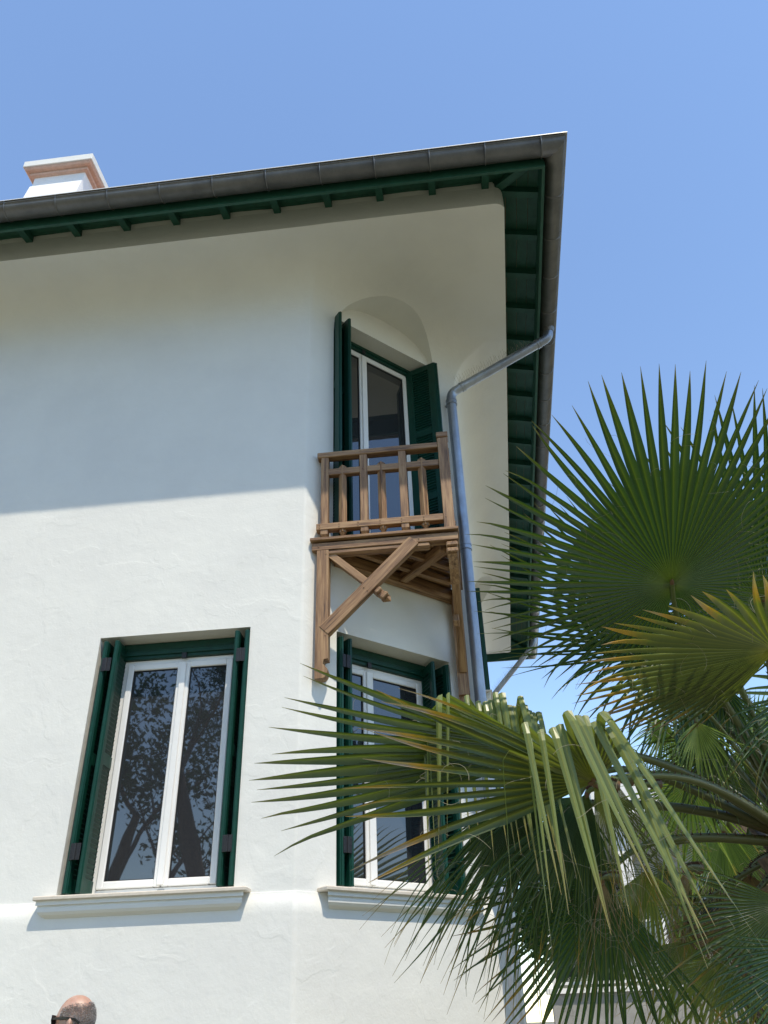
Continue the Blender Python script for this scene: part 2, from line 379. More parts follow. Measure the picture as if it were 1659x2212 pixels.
def shutter(O, eu, en, u, d0, d1, z0, z1, ang=0, th=.036, mids=(.5,), st=.055):
    """louvred leaf standing out from the wall at u, from depth d0 (front) to d1 (back); ang splays it"""
    ca, sa = math.cos(ang), math.sin(ang); ax = (en*ca+eu*sa); nn = eu*ca-en*sa; W_ = d1-d0
    o = P3(O, eu, en, u, d1, 0)
    def bx(mb, a0, a1, t0, t1, za, zb, bev=.003, tilt=0):
        c = o+ax*((a0+a1)/2)+nn*((t0+t1)/2)+UP*((za+zb)/2)
        M = (ax, nn, UP)
        if tilt: M = (ax, nn*math.cos(tilt)+UP*math.sin(tilt), UP*math.cos(tilt)-nn*math.sin(tilt))
        mb.box(c, (a1-a0, t1-t0, zb-za), M, bev)
    s = MB()
    bx(s, 0, st, -th/2, th/2, z0, z1); bx(s, W_-st, W_, -th/2, th/2, z0, z1)
    bx(s, W_-.001, W_+.010, -th/4, th/3, z0, z1, .003)
    zs = [z0]+[z0+(z1-z0)*m for m in mids]+[z1]
    rl = [(z0, z0+.10)]+[(z-.045, z+.045) for z in zs[1:-1]]+[(z1-.075, z1)]
    for a, b in rl: bx(s, st, W_-st, -th/2+.002, th/2-.002, a, b)
    leaf = s.build('shutter', M_green, house)
    sl = MB()
    for i in range(len(rl)-1):
        za, zb = rl[i][1], rl[i+1][0]; bx(sl, st-.003, W_-st+.003, -.002, .002, za-.003, zb+.003, 0); nsl = int((zb-za)/.034)
        for k in range(nsl):
            zc = za+(zb-za)*(k+.5)/nsl; bx(sl, st-.004, W_-st+.004, -th*.52, th*.52, zc-.004, zc+.004, 0, tilt=1.0)
    sl.build('louvre_slats', M_green, leaf, kind='stuff')
    return leaf
def hinge(O, eu, en, ua, ub, d, z, h=.11):
    m = MB(); lbox(m, O, eu, en, ua, ub, d-.004, d+.001, z-h/2, z+h/2, .001); m.tube([P3(O, eu, en, (ua+ub)/2, d-.006, z-h/2), P3(O, eu, en, (ua+ub)/2, d-.006, z+h/2)], .007, 8)
    for su in (-1, 1):
        for k in (-.35, 0, .35):
            p = P3(O, eu, en, (ua+ub)/2+su*abs(ub-ua)*.36, d-.004, z+k*h); m.tube([p, p+en*.003], .004, 6)
    m.build('shutter_hinge', M_black, house)
def sill(O, eu, en, u0, u1, zt, under=True):
    s = MB(); lbox(s, O, eu, en, u0, u1, -.125, .12, zt-.028, zt, .006)
    sl = s.build('sill', M_stone, house)
    # moulded cyma under the slab
    prof = [(.02, -.028), (-.105, -.028), (-.105, -.055), (-.088, -.058), (-.094, -.075), (-.092, -.095), (-.078, -.112), (-.058, -.122), (-.04, -.135), (-.028, -.155), (-.02, -.178), (.05, -.178)]
    a, b = u0+.02, u1-.02; m = MB(); n = len(prof); ring = []
    for u, ins in ((a, 0), (b, 0)):
        sgn = 1 if u == a else -1
        ring.append([P3(O, eu, en, u+sgn*max(0, (.105+p[0]))*.85*(1 if p[0] < .03 else 1), p[0], zt+p[1]) for p in prof])
    vv = ring[0]+ring[1]; m.add(vv, [tuple(range(n)), tuple(range(n, 2*n))[::-1]]+[(i, (i+1) % n, n+(i+1) % n, n+i) for i in range(n)])
    m.build('sill_moulding', M_wall, sl)
O0 = (0, 0, 0)
# window of the left facade
window(O0, eA, nA, -1.515, -.560, .602, 2.372, 2.512, .20, .535, lab='white double casement window reflecting a tree')
for u, a in ((-1.607, 0), (-1.523, .03)): shutter(O0, eA, nA, u, -.012, .262, .612, 2.475, a)
for u, a in ((-.518, -.02), (-.441, 0)): shutter(O0, eA, nA, u, -.012, .262, .612, 2.482, a)
for z in (.88, 2.27): hinge(O0, eA, nA, -1.61, -1.535, -.022, z); hinge(O0, eA, nA, -.515, -.445, -.022, z)
sill(O0, eA, nA, -1.770, -.302, .590)
window(O0, eA, nA, -6.25, -5.3, .602, 2.372, 2.512, .20); sill(O0, eA, nA, -6.55, -5.0, .590)
for u in (-6.34, -6.26, -5.29, -5.21): shutter(O0, eA, nA, u, -.012, .262, .612, 2.475)
# window of the chamfer
window(O0, eB, nB, .475, 1.42, .602, 2.380, 2.522, .22, .34, lab='white double casement window under the wooden balcony')
for u, a in ((.375, 0), (.452, .02)): shutter(O0, eB, nB, u, -.015, .262, .612, 2.480, a)
for u, a in ((1.437, -.30), (1.52, -.02)): shutter(O0, eB, nB, u, -.02, .255, .612, 2.480, a)
for z in (.88, 2.27): hinge(O0, eB, nB, .375, .452, -.027, z)
sill(O0, eB, nB, .175, 1.665, .590)
# french window onto the balcony
window(O0, eB, nB, .46, 1.475, 3.30, 6.065, 6.13, .235, .36, lab='tall white french window behind the balcony rail', base=.06)
for u, d0, a in ((.332, -.115, -.10), (.425, -.09, .02)): shutter(O0, eB, nB, u, d0, .235, 3.34, 6.105, a, mids=(.36, .66), st=.085)
for u, d0, a in ((1.452, -.13, .42), (1.60, -.105, .06)): shutter(O0, eB, nB, u, d0, .235, 3.34, 6.105, a, mids=(.36, .66), st=.085)
# windows of the right facade
for i, (u0, u1, z0, z1) in enumerate(CW):
    window(BCv, eC, nC, u0+.12, u1-.12, z0+.01, z1-.09, z1, .20)
    for u in (u0+.04, u0+.11, u1-.11, u1-.04): shutter(BCv, eC, nC, u, -.09 if i else -.05, .262, z0+.02, z1-.03)
    sill(BCv, eC, nC, u0-.12, u1+.12, z0-.004)

# ---------------------------------------------------------------- eaves: rafters, boards, fascia, roof, gutter
CORA = V((CF.x, 0, 0))
TAN = .27
roof = MB()
def cornerpt(o):        # square corner of the two eave lines at offset o
    y = -o; P0 = BCv+nC*o; return P0+eC*((y-P0.y)/eC.y)
def backpt(o):
    P0 = BCv+nC*o; return P0+eC*((YF+o-P0.y)/eC.y)
def eave(o, z): 
    k, bk = cornerpt(o), backpt(o); return [V((XL-2, -o, z)), V((k.x, k.y, z)), V((bk.x, bk.y, z)), V((XL-2, YF+o, z))]
# roof skin (clay) following the slope; a closed slab
def zroof(o): return 6.86-(o-.665)*TAN
e_out = eave(1.10, zroof(1.10)+.022); ridge_h = 4.3; inner = 4.3
k1 = V((-2, 4.9, zroof(1.1)+.022+ (4.9+1.1)*TAN))
rp = e_out+[V((CF.x-5.9, 4.9, k1.z)), V((XL-2, 4.9, k1.z))]
low = [p-UP*.006 for p in rp]
roof.add(rp+low, [(0, 1, 4, 5), (1, 2, 4), (2, 3, 5, 4), (6, 11, 10, 7), (7, 10, 8), (8, 10, 11, 9), (0, 6, 7, 1), (1, 7, 8, 2), (2, 8, 9, 3), (5, 11, 6, 0), (3, 9, 11, 5)])
roofo = roof.build('roof', M_tile, house)
# edge flashing that shows as a thin bright line over the gutter
fl = MB()
# soffit boards, parallel to the eaves, above the rafters
def strip(mb, o0, o1, z0, z1, t, side):
    a = [eave(o0, z0), eave(o1, z1)]
    i = {'A': 0, 'C': 1, 'D': 2}[side]
    v = [a[0][i], a[0][i+1], a[1][i+1], a[1][i]]; mb.add(v+[p+UP*t for p in v], [(0, 1, 2, 3), (7, 6, 5, 4), (0, 4, 5, 1), (1, 5, 6, 2), (2, 6, 7, 3), (3, 7, 4, 0)])
nb = 4
for side in 'ACD':
    for k in range(nb):
        o0 = .60+k*.11; o1 = o0+.1065; s = MB(); strip(s, o0, o1, zroof(o0)+.0, zroof(o1)+.0, .012, side); s.build('soffit_board', M_greens, roofo)
    f = MB(); strip(f, 1.018, 1.046, 6.49, 6.49, .25, side); f.build('fascia', M_greens, roofo)
# rafters
rm = MB(); L_ = .42
def rafter_mesh():
    m = MB(); o0, o1 = .60, 1.016; h = .085; pr = [(o0, zroof(o0)-.002), (o1, zroof(o1)-.002), (o1, zroof(o1)-.002-h), (o0, zroof(o0)-.002-h)]
    m.prism([(p[0], p[1]) for p in pr], V((-.035, 0, 0)), V((0, -1, 0)), UP, V((1, 0, 0)), .07); return m.mesh('rafter', M_greens)
rmesh = rafter_mesh()
def put_rafter(loc, rz): 
    o = link('rafter', rmesh, roofo, loc); o.rotation_euler = (0, 0, rz); return o
for k in range(30):
    x = -2.86+.5235*(k-20) if False else 1.879-.5265*k
    if x > XL: put_rafter((x, 0, 0), 0)
kC = cornerpt(0)
for k in range(20):
    y = -.115+.52*k-.45
    if y < YF+.4:
        P = BCv+eC*((y-BCv.y)/eC.y); put_rafter(P, AC)
for k in range(12): 
    put_rafter((CF.x-.2-.52*k, YF, 0), math.pi)
hp = MB(); a = cornerpt(.60); b = cornerpt(1.01); a.z = zroof(.60)-.03; b.z = zroof(1.01)-.05
hp.bar(a, b, .085, .09, (1, 1, 0)); hp.build('hip_rafter', M_greens, roofo)
hp = MB(); a = backpt(.60); b = backpt(1.01); a.z = zroof(.60)-.03; b.z = zroof(1.01)-.05; hp.bar(a, b, .085, .09, (1, -1, 0)); hp.build('hip_rafter', M_greens, roofo)
# rough plaster mortar lapping the rafter feet along the top of the band
rg = random.Random(5); mo = MB()
def mortar(P0, P1, nn):
    L = (P1-P0).length; nseg = int(L/.045); e = (P1-P0).normalized(); top = []; 
    for i in range(nseg+1):
        p = P0+e*(L*i/nseg); q = .5+.5*noise.noise(p*5.0); top.append((p, Z_BAND-.006+.02*q, .004+.01*q))
    for i in range(nseg):
        (p, z, t), (p2, z2, t2) = top[i], top[i+1]
        mo.add([p+UP*(Z_BAND-.05), p2+UP*(Z_BAND-.05), p2+UP*z2+nn*t2, p+UP*z+nn*t, p+UP*z-nn*.05, p2+UP*z2-nn*.05], [(0, 1, 2, 3), (3, 2, 5, 4)])
mortar(V((XL, -O_LIP-.001, 0)), V((cornerpt(O_LIP).x-.08, -O_LIP-.001, 0)), nA)
k0 = cornerpt(O_LIP+.001)+eC*.08; k1_ = backpt(O_LIP+.001); mortar(V((k0.x, k0.y, 0)), V((k1_.x, k1_.y, 0)), nC)
mo.build('mortar_fillet', M_wall, house, kind='stuff')
# gutter: half round swept round the corners
GR, GO, GZT = .090, 1.150, 6.62
def gut_profile():
    pr = []
    for k in range(15):
        a = math.pi*k/14; pr.append((GO-GR*math.cos(a), GZT-GR*math.sin(a)))
    pr += [(GO+GR+.004, GZT+.004), (GO+GR+.012, GZT+.010), (GO+GR+.008, GZT+.020), (GO+GR-.004, GZT+.017), (GO+GR-.006, GZT+.002)]
    pr += [(GO-(GR-.006)*math.cos(math.pi*k/14), GZT-(GR-.006)*math.sin(math.pi*k/14)) for k in range(13, -1, -1)]
    return pr
gp = gut_profile()
def gutter_run(i0, i1):
    m = MB(); n = len(gp); r = []
    for idx in (i0, i1): r.append([eave(o, z)[idx] for o, z in gp])
    m.add(r[0]+r[1], [(i, (i+1) % n, n+(i+1) % n, n+i) for i in range(n)]+[tuple(range(n))[::-1], tuple(range(n, 2*n))], None, True)
    return m
def ring_at(P, e, nn):
    """collar around the gutter at offset origin P (wall line), running along e"""
    m = MB(); prev = None; pts = []
    for k in range(17):
        a = math.pi*k/16; pts.append(P+nn*(GO-(GR+.003)*math.cos(a))+UP*(GZT-(GR+.004)*math.sin(a)))
    m.tube(pts+[P+nn*(GO+GR+.012)+UP*(GZT+.022)], .0062, 6, side=e); return m
gutter = gutter_run(0, 1).build('gutter', M_gut, house, label='dark weathered zinc half-round gutter along the left eaves')
g2 = gutter_run(1, 2).build('gutter', M_gut, house, label='weathered zinc gutter along the right eaves'); g3 = gutter_run(2, 3).build('gutter', M_gut, house)
for x in [2.382-.5175*k for k in range(32)]:
    if x > XL: ring_at(V((x, 0, 0)), eA, nA).build('gutter_collar', M_gut, gutter)
for y in [-.63+.512*k for k in range(24)]:
    P = BCv+eC*((y-BCv.y)/eC.y); ring_at(P, eC, nC).build('gutter_collar', M_gut, g2)
fl = MB()
for (i0, i1, nn) in ((0, 1, nA), (1, 2, nC)):
    a = [eave(1.085, 6.768), eave(1.252, 6.657), eave(1.262, 6.650)]
    v = [a[0][i0], a[0][i1], a[1][i1], a[1][i0], a[2][i1], a[2][i0]]; 
    v2 = [p-UP*.008 for p in v]
    fl.add(v+v2, [(0, 1, 2, 3), (3, 2, 4, 5), (6, 9, 8, 7), (9, 11, 10, 8), (5, 4, 10, 11), (0, 3, 9, 6), (1, 7, 8, 2), (3, 5, 11, 9), (2, 8, 10, 4)])
fl.build('edge_flashing', M_pvc, roofo)
# downpipes
def path_smooth(P, r, n=6):
    out = [V(P[0])]
    for i in range(1, len(P)-1):
        p, a, b = V(P[i]), V(P[i-1]), V(P[i+1]); da, db = (a-p).normalized(), (b-p).normalized()
        for k in range(n+1):
            t = k/n; out.append((p+da*r)*(1-t)**2+p*2*t*(1-t)+(p+db*r)*t*t)
    return out+[V(P[-1])]
px_, py_ = 1.378, 1.20
gy = 1.17; PG = BCv+eC*((gy-BCv.y)/eC.y)+nC*GO
pth = [V((PG.x, PG.y, 6.53)), V((PG.x, PG.y, 6.415)), V((px_, py_, 5.77)), V((px_, py_, .72)), V((px_+.05, py_-.055, .52)), V((px_+.05, py_-.055, GZ+.02))]
m = MB(); m.tube(path_smooth(pth, .085), .0525, 20); pipe = m.build('downpipe', M_pipe, house, label='blue-grey zinc downpipe beside the balcony')
def collar(c, d, r=.058, h=.05):
    m = MB(); d = d.normalized()
    for k in (-1, 1): m.tube([c+d*(k*h*.5-.008), c+d*(k*h*.5+.008)], r+.004, 20)
    m.tube([c-d*h*.5, c+d*h*.5], r, 20); return m
for c, d in ((V((px_, py_, 5.63)), UP), (V((px_, py_, 3.76)), UP), (V((px_, py_, 1.6)), UP), (V((px_+.05, py_-.055, .36)), UP)):
    m = collar(c, d); m.box(c-nB*.06, (.02, .09, .03), (eB, nB, UP)); m.build('pipe_collar', M_pipe, pipe)
dd = (pth[2]-pth[1]).normalized()
for t in (.12, .88): collar(pth[1].lerp(pth[2], t), dd, .055, .03).build('pipe_collar', M_pipe, pipe)
m = MB(); m.tube([V((PG.x, PG.y, 6.545)), V((PG.x, PG.y, 6.49))], [.075, .056], 18); m.build('pipe_outlet', M_gut, pipe)
def spikes(a, b, n, seed):
    r = random.Random(seed); m = MB()
    for i in range(n):
        p = a.lerp(b, i/(n-1))+UP*.05
        for s_ in (-1, 1):
            m.tube([p, p+V((s_*.035+r.uniform(-.01, .01), r.uniform(-.03, .03), .12+r.uniform(-.015, .015)))], .0011, 3, False)
    return m
spikes(pth[1].lerp(pth[2], .22), pth[1].lerp(pth[2], .92), 30, 3).build('bird_spikes', M_fibre, pipe, kind='stuff')
gy = 10.1; PG = BCv+eC*((gy-BCv.y)/eC.y)+nC*GO; PE = CF+nC*.10
pth2 = [V((PG.x, PG.y, 6.50)), V((PG.x, PG.y, 6.385)), V((PE.x, PE.y+.1, 5.3)), V((PE.x, PE.y+.1, GZ+.02))]
m = MB(); m.tube(path_smooth(pth2, .085), .0525, 14); p2 = m.build('downpipe', M_pipe, house, label='slanting zinc downpipe at the far end of the house')
spikes(pth2[1].lerp(pth2[2], .5), pth2[1].lerp(pth2[2], .9), 24, 4).build('bird_spikes', M_fibre, p2, kind='stuff')

# ---------------------------------------------------------------- chimney
ch = MB(); cy0 = .35
q = lambda u, v: (u, v)
CX0, CX1, CZT = -4.0, -3.115, 9.9      # cap extents, refined below
def ring_mold(mb, x0, x1, y0, y1, prof):
    """stack of rectangles growing by prof [(inset, z)]"""
    vs, fs = [], []
    for ins, z in prof: vs += [V((x0+ins, y0+ins, z)), V((x1-ins, y0+ins, z)), V((x1-ins, y1-ins, z)), V((x0+ins, y1-ins, z))]
    n = len(prof)
    for i in range(n-1):
        for k in range(4): fs.append((i*4+k, i*4+(k+1) % 4, i*4+4+(k+1) % 4, i*4+4+k))
    fs += [(3, 2, 1, 0), tuple(range(n*4-4, n*4))]; mb.add(vs, fs); return mb
CB = V((-3.84, .22, 0)); bx0, bx1, by0, by1 = -3.80, -3.11, .24, 1.35
ring_mold(ch, bx0, bx1, by0, by1, [(0, 7.2), (0, 9.33)])
chim = ch.build('chimney', M_chim, house, label='white rendered chimney with a pink clay moulding under its cap')
m = MB(); ring_mold(m, bx0-.10, bx1+.10, by0-.10, by1+.10, [(.10, 9.325), (.06, 9.335), (.048, 9.352), (.06, 9.368), (.055, 9.375), (.01, 9.385), (0, 9.395), (-.012, 9.412)])
m.build('cap_moulding', M_terra, chim)
m = MB(); cxm = (bx0+bx1)/2; m.box(((bx0+bx1)/2, (by0+by1)/2, 9.476), (bx1-bx0+.25, by1-by0+.25, .118), None, .008); m.build('cap_slab', M_wall, chim)
m = MB(); x0, x1 = bx0-.01, bx1+.004   # sloping apron at the foot, front side
pr = [(by0+.01, 9.14), (by0-.012, 9.145), (by0-.03, 9.11), (by0-.16, 8.3), (by0-.16, 7.2), (by0+.01, 7.2)]
m.prism(pr, V((x0, 0, 0)), V((0, 1, 0)), UP, V((1, 0, 0)), x1-x0); m.build('apron', M_chim, chim)

# ---------------------------------------------------------------- balcony of the chamfered corner
FY = .02                                                   # front face of the front frame
def pegs(mb, pts, nn=nA, r=.006):
    for p in pts: mb.tube([p, p+nn*.004], [r, r*.8], 8, side=(0, 0, 1))
def fpt(x, z, d=0): return V((x, FY+d, z))
bal = MB()
bal.box((.68, FY+.05, 3.216), (1.24, .095, .070), None, .004)           # front beam
bal.box((.585, FY+.05, 3.160), (.95, .08, .045), None, .012)            # chamfered lower beam
pegs(bal, [fpt(.97, 3.215), fpt(.12, 3.215)])
balcony = bal.build('balcony', M_wood, house, label='dark oiled timber balcony across the chamfered corner')
def bp(name, mb, **k): return mb.build(name, M_wood, balcony, **k)
SX0, SX1 = 1.200, 1.290                                     # side frame
def wallB_y(x): return x*math.tan(AB)
m = MB(); m.box((.678, FY-.012+.04, 3.281), (1.262, .10, .026), None, .003); bp('floor_nosing', m)
m = MB(); m.box((SX1+.006, .60, 3.281), (.03, 1.10, .026), None, .003); bp('floor_nosing', m)
m = MB(); m.box((SX1-.035, .64, 3.205), (.075, 1.08, .09), None, .004); bp('side_beam', m)
# floor planks parallel to the chamfer, clipped by the triangle
kx = .0
for i in range(9):
    dist = .075+i*.094                                      # distance of the plank from the chamfer wall
    # line eB*s + nB*dist ; inside y>FY+.1 and x<SX0
    s0 = (FY+.105+dist*(-nB.y)); s0 = (FY+.10-nB.y*dist)/eB.y; s1 = (SX0+.0-nB.x*dist)/eB.x
    if s1-s0 > .08:
        a = eB*s0+nB*dist; b = eB*s1+nB*dist; m = MB(); w2 = .04
        v = []
        for dd_ in (-w2, w2):
            q0 = (FY+.10-nB.y*(dist+dd_))/eB.y; q1 = (SX0-nB.x*(dist+dd_))/eB.x; v += [eB*q0+nB*(dist+dd_), eB*q1+nB*(dist+dd_)]
        z0, z1 = 3.24, 3.266; P = [V((p.x, p.y, z0)) for p in v]+[V((p.x, p.y, z1)) for p in v]; 
        g = [((p-P[0]).dot(eB)+i*.7, (p-P[0]).dot(nB)+i*1.3, p.z) for p in P]
        m.add(P, [(0, 1, 3, 2), (4, 6, 7, 5), (0, 4, 5, 1), (2, 3, 7, 6), (0, 2, 6, 4), (1, 5, 7, 3)], g); bp('floor_plank', m)
m = MB(); a = eB*.30+nB*.045; b = eB*1.66+nB*.045; m.bar(V((a.x, a.y, 3.17)), V((b.x, b.y, 3.17)), .085, .11, nB); bp('wall_plate', m)
m = MB(); a = V((1.17, FY+.13, 3.17)); b = eB*1.0+nB*.09; m.bar(a, V((b.x, b.y, 3.17)), .075, .085, eB); bp('diagonal_joist', m)
m = MB(); a = V((.76, FY+.10, 3.185)); bb = V((1.2, .50, 3.185)); m.bar(a, bb, .05, .06, nB); bp('joist', m)
m = MB(); a = V((.45, FY+.10, 3.185)); bb = V((1.2, .80, 3.185)); m.bar(a, bb, .05, .06, nB); bp('joist', m)
# stacked end blocks under the corner
for z, r in ((3.142, .0), (3.082, .0)):
    m = MB(); m.box((1.243, FY+.06, z), (.098, .13, .046), None, .012); bp('corner_block', m)
m = MB(); m.prism([(FY+.02, 3.055), (FY+.09, 3.055), (FY+.20, 2.93), (FY+.20, 2.86), (FY+.10, 2.95)], V((1.205, 0, 0)), V((0, 1, 0)), UP, V((1, 0, 0)), .075); bp('corner_bracket', m)
# left wall post with carved foot
def post_profile(x0, x1, flip=1):
    """outline in (u,z) with a notch and a scroll on the inner edge"""
    u0, u1 = x0, x1; s = (u1-u0)
    pr = [(u0, 3.178), (u0-.004, 2.045), (u0+.062*flip, 2.048)]
    for k in range(9):
        a = -math.pi*.5+math.pi*.5*k/8; pr.append((u0+.062*flip+.035*flip*math.cos(a)*1.0, 2.12+.07*math.sin(a)+.0))
    pr += [(u0+.060*flip, 2.165), (u0+.066*flip, 2.20), (u1-.0*flip, 2.205), (u1, 2.225), (u1, 3.178)]
    return pr
m = MB(); m.prism(post_profile(.106, .206), V((0, FY+.001, 0)), V((1, 0, 0)), UP, V((0, 1, 0)), .10); pegs(m, [fpt(.185, 3.14), fpt(.185, 2.40)])
m.g = [(z, x, y) for (x, z, y) in m.g]; bp('wall_post', m)
m = MB(); m.prism([(.9-b+.30, z) for b, z in ()] or [(p[0]-.106+.0, p[1]) for p in post_profile(.106, .206)], V((SX1-.10, 1.155, 0)), V((0, -1, 0)), UP, V((1, 0, 0)), .10); m.g = [(z, x, y) for (x, z, y) in m.g]
bp('wall_post', m)
m = MB(); m.box((1.250, 1.12, 1.86), (.085, .07, .36), None, .008); bp('post_footing', m)
# braces
def brace(a, b, w_, th, y0, name='brace', **k):
    m = MB(); A_, B_ = fpt(*a, y0+th/2), fpt(*b, y0+th/2); m.bar(A_, B_, th, w_, (0, 1, 0)); return m
m = brace((.17, 2.44), (.93, 3.205), .105, .07, -.004)
pegs(m, [fpt(.50, 2.795, -.006), fpt(.53, 2.765, -.006)]); bp('brace', m)
m = brace((.205, 3.155), (.685, 2.70), .062, .05, .022); bp('tie', m)
d_ = V((1, 0, -.948)).normalized()
for c, s_ in (((.615, 2.762), .062), ((.665, 2.715), .070)):
    m = MB(); M3 = (d_, V((0, 1, 0)), d_.cross(V((0, 1, 0)))); m.box(fpt(c[0], c[1], .035), (.034, .085, s_), M3, .012); bp('tie_wedge', m)
m = MB(); e_ = fpt(.690, 2.692, .04); m.tube([e_-d_*.004, e_+d_*.03], [.036, .004], 4, side=(0, 1, 0), smooth=False); bp('tie_tip', m)
# side frame: brace and tie in the plane x = 1.24
def spt(y, z, x=1.245): return V((x, y, z))
m = MB(); m.bar(spt(1.08, 2.44), spt(.30, 3.19), .07, .105, (1, 0, 0)); bp('brace', m)
m = MB(); m.bar(spt(1.06, 3.15, 1.225), spt(.56, 2.66, 1.225), .05, .062, (1, 0, 0)); bp('tie', m)
# railing: front and side
def rail_set(P, e, nn, L, first):
    """P start point on the front face, e along, nn outward"""
    def bx(u0, u1, d0, d1, z0, z1, bev=.004):
        m = MB(); m.box(P+e*((u0+u1)/2)-nn*((d0+d1)/2)+UP*((z0+z1)/2), (abs(u1-u0), d1-d0, z1-z0), (e, nn, UP), bev); return m
    def pg(m, pts, d=0.0): pegs(m, [P+e*u+UP*z-nn*d for u, z in pts], nn)
    m = bx(0, L, .0, .085, 4.150, 4.206); pg(m, [(L*.36, 4.178), (L*.70, 4.178)]); bp('top_rail', m)
    m = bx(.045, L, .012, .072, 3.958, 4.024); bp('middle_rail', m)
    m = bx(0 if first else .03, L, .0, .07, 3.380, 3.444); pg(m, [(u, z) for u in (.03, .20, .365, .555, .74, .93) for z in (3.425, 3.40) if u < L]); bp('bottom_rail', m)
    # square posts between rails
    for k, u in enumerate((.035, .385, .735)):
        if u+.04 > L: continue
        m = bx(u, u+.068, .006, .074, 3.335, 4.15); pg(m, [(u+.034, 3.99)], .004)
        m2 = MB(); c = P+e*(u+.034)-nn*.04; m.tube([V((c.x, c.y, 3.337)), V((c.x, c.y, 3.305))], [.046, .016], 4, side=(e+nn), smooth=False)
        bp('baluster_post', m)
    for u in (.227, .577, .94):
        if u+.04 > L: continue
        c = P+e*u-nn*.042; m = MB(); dg = (e+nn).normalized()
        def oct_(z): return V((c.x, c.y, z))
        m.box(oct_(3.705), (.052, .052, .70), ((e+nn).normalized(), (e-nn).normalized(), UP), .002)
        for z0, z1 in ((4.024, 4.060), (3.380, 3.318)): m.tube([oct_(z0), oct_(z0+(z1-z0)*.45), oct_(z1)], [.034, .034, .003], 4, side=e+nn if False else (e+nn), smooth=False)
        bp('baluster', m)
rail_set(V((.095, FY, 0)), V((1, 0, 0)), nA, 1.095, True)
rail_set(V((SX1, FY+.10, 0)), V((0, 1, 0)), nC, 1.03, False)
m = MB(); m.box((1.238, FY+.045, 3.775), (.092, .092, .955), None, .004); pegs(m, [fpt(1.215, 4.19), fpt(1.26, 4.15), fpt(1.215, 3.41)]); bp('newel_post', m)
m = MB(); m.box((1.238, FY+.045, 4.285), (.104, .104, .055), None, .004); m.tube([(1.238, FY+.045, 4.312), (1.238, FY+.045, 4.335)], [.070, .01], 4, side=(1, 1, 0), smooth=False); bp('newel_cap', m)

# ---------------------------------------------------------------- ground
gm = MB(); gm.add([(-400, -400, GZ), (400, -400, GZ), (400, 400, GZ), (-400, 400, GZ)], [(0, 1, 2, 3)]); gm.build('ground', M_ground, kind='structure')

# ---------------------------------------------------------------- neighbouring buildings
def solid(name, mt, parent, x0, x1, y0, y1, z0, z1, M=None, **k):
    m = MB(); m.box(((x0+x1)/2, (y0+y1)/2, (z0+z1)/2), (x1-x0, y1-y0, z1-z0), M); return m.build(name, mt, parent, **k)
nb_ = thing('neighbour_house', (9.5, 17, GZ), 'low flat-roofed white building seen between the palm fronds', 'house')
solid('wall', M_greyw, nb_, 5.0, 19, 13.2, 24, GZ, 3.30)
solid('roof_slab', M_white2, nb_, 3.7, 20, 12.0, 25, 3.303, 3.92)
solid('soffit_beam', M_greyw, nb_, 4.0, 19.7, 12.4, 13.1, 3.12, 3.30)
for x in (4.1, 8.2, 12.4): solid('column', M_white2, nb_, x, x+.26, 12.3, 12.56, GZ, 3.117)
for k, x in enumerate((5.6, 8.9, 12.6)):
    w_ = solid('window', M_pvc, nb_, x, x+2.2, 13.14, 13.198, .2, 2.4); solid('pane', M_glass, w_, x+.08, x+1.06, 13.12, 13.138, .28, 2.32); solid('pane', M_glass, w_, x+1.14, x+2.12, 13.12, 13.138, .28, 2.32)
vr = thing('glazed_veranda', (2.6, 9.2, GZ), 'dark glazed veranda with thin white glazing bars beyond the house corner', 'veranda')
for i in range(3):
    for j in range(5):
        solid('pane', M_glass, vr, 2.30+i*.62, 2.88+i*.62, 9.2, 9.22, -1.0+j*.42, -.62+j*.42)
for j in range(6): solid('glazing_bar', M_white2, vr, 2.25, 4.15, 9.17, 9.25, -1.04+j*.42, -1.002+j*.42)
for i in range(4): solid('mullion', M_white2, vr, 2.24+i*.62, 2.295+i*.62, 9.165, 9.255, GZ, 1.085)
m = MB(); m.bar((2.75, 8.6, 1.9), (3.6, 8.6, .2), .1, .06, (0, 1, 0)); m.build('stair_string', M_white2, vr)
solid('wall', M_white2, vr, 3.1, 4.15, 9.26, 9.5, GZ, 1.08)
gw = thing('garden_wall', (4, 6.0, GZ), 'low grey concrete garden wall with a white coping below the palms', 'wall')
solid('wall', M_conc, gw, 1.95, 4.4, 5.2, 5.42, GZ, .02); solid('coping', M_white2, gw, 1.9, 4.45, 5.15, 5.47, .023, .075)
solid('wall', M_conc, gw, 4.46, 12, 6.4, 6.62, GZ, .35); m = MB(); m.bar((4.45, 5.4, .08), (4.9, 2.6, -1.2), .09, .05, (1, 0, 0)); m.build('coping', M_white2, gw)

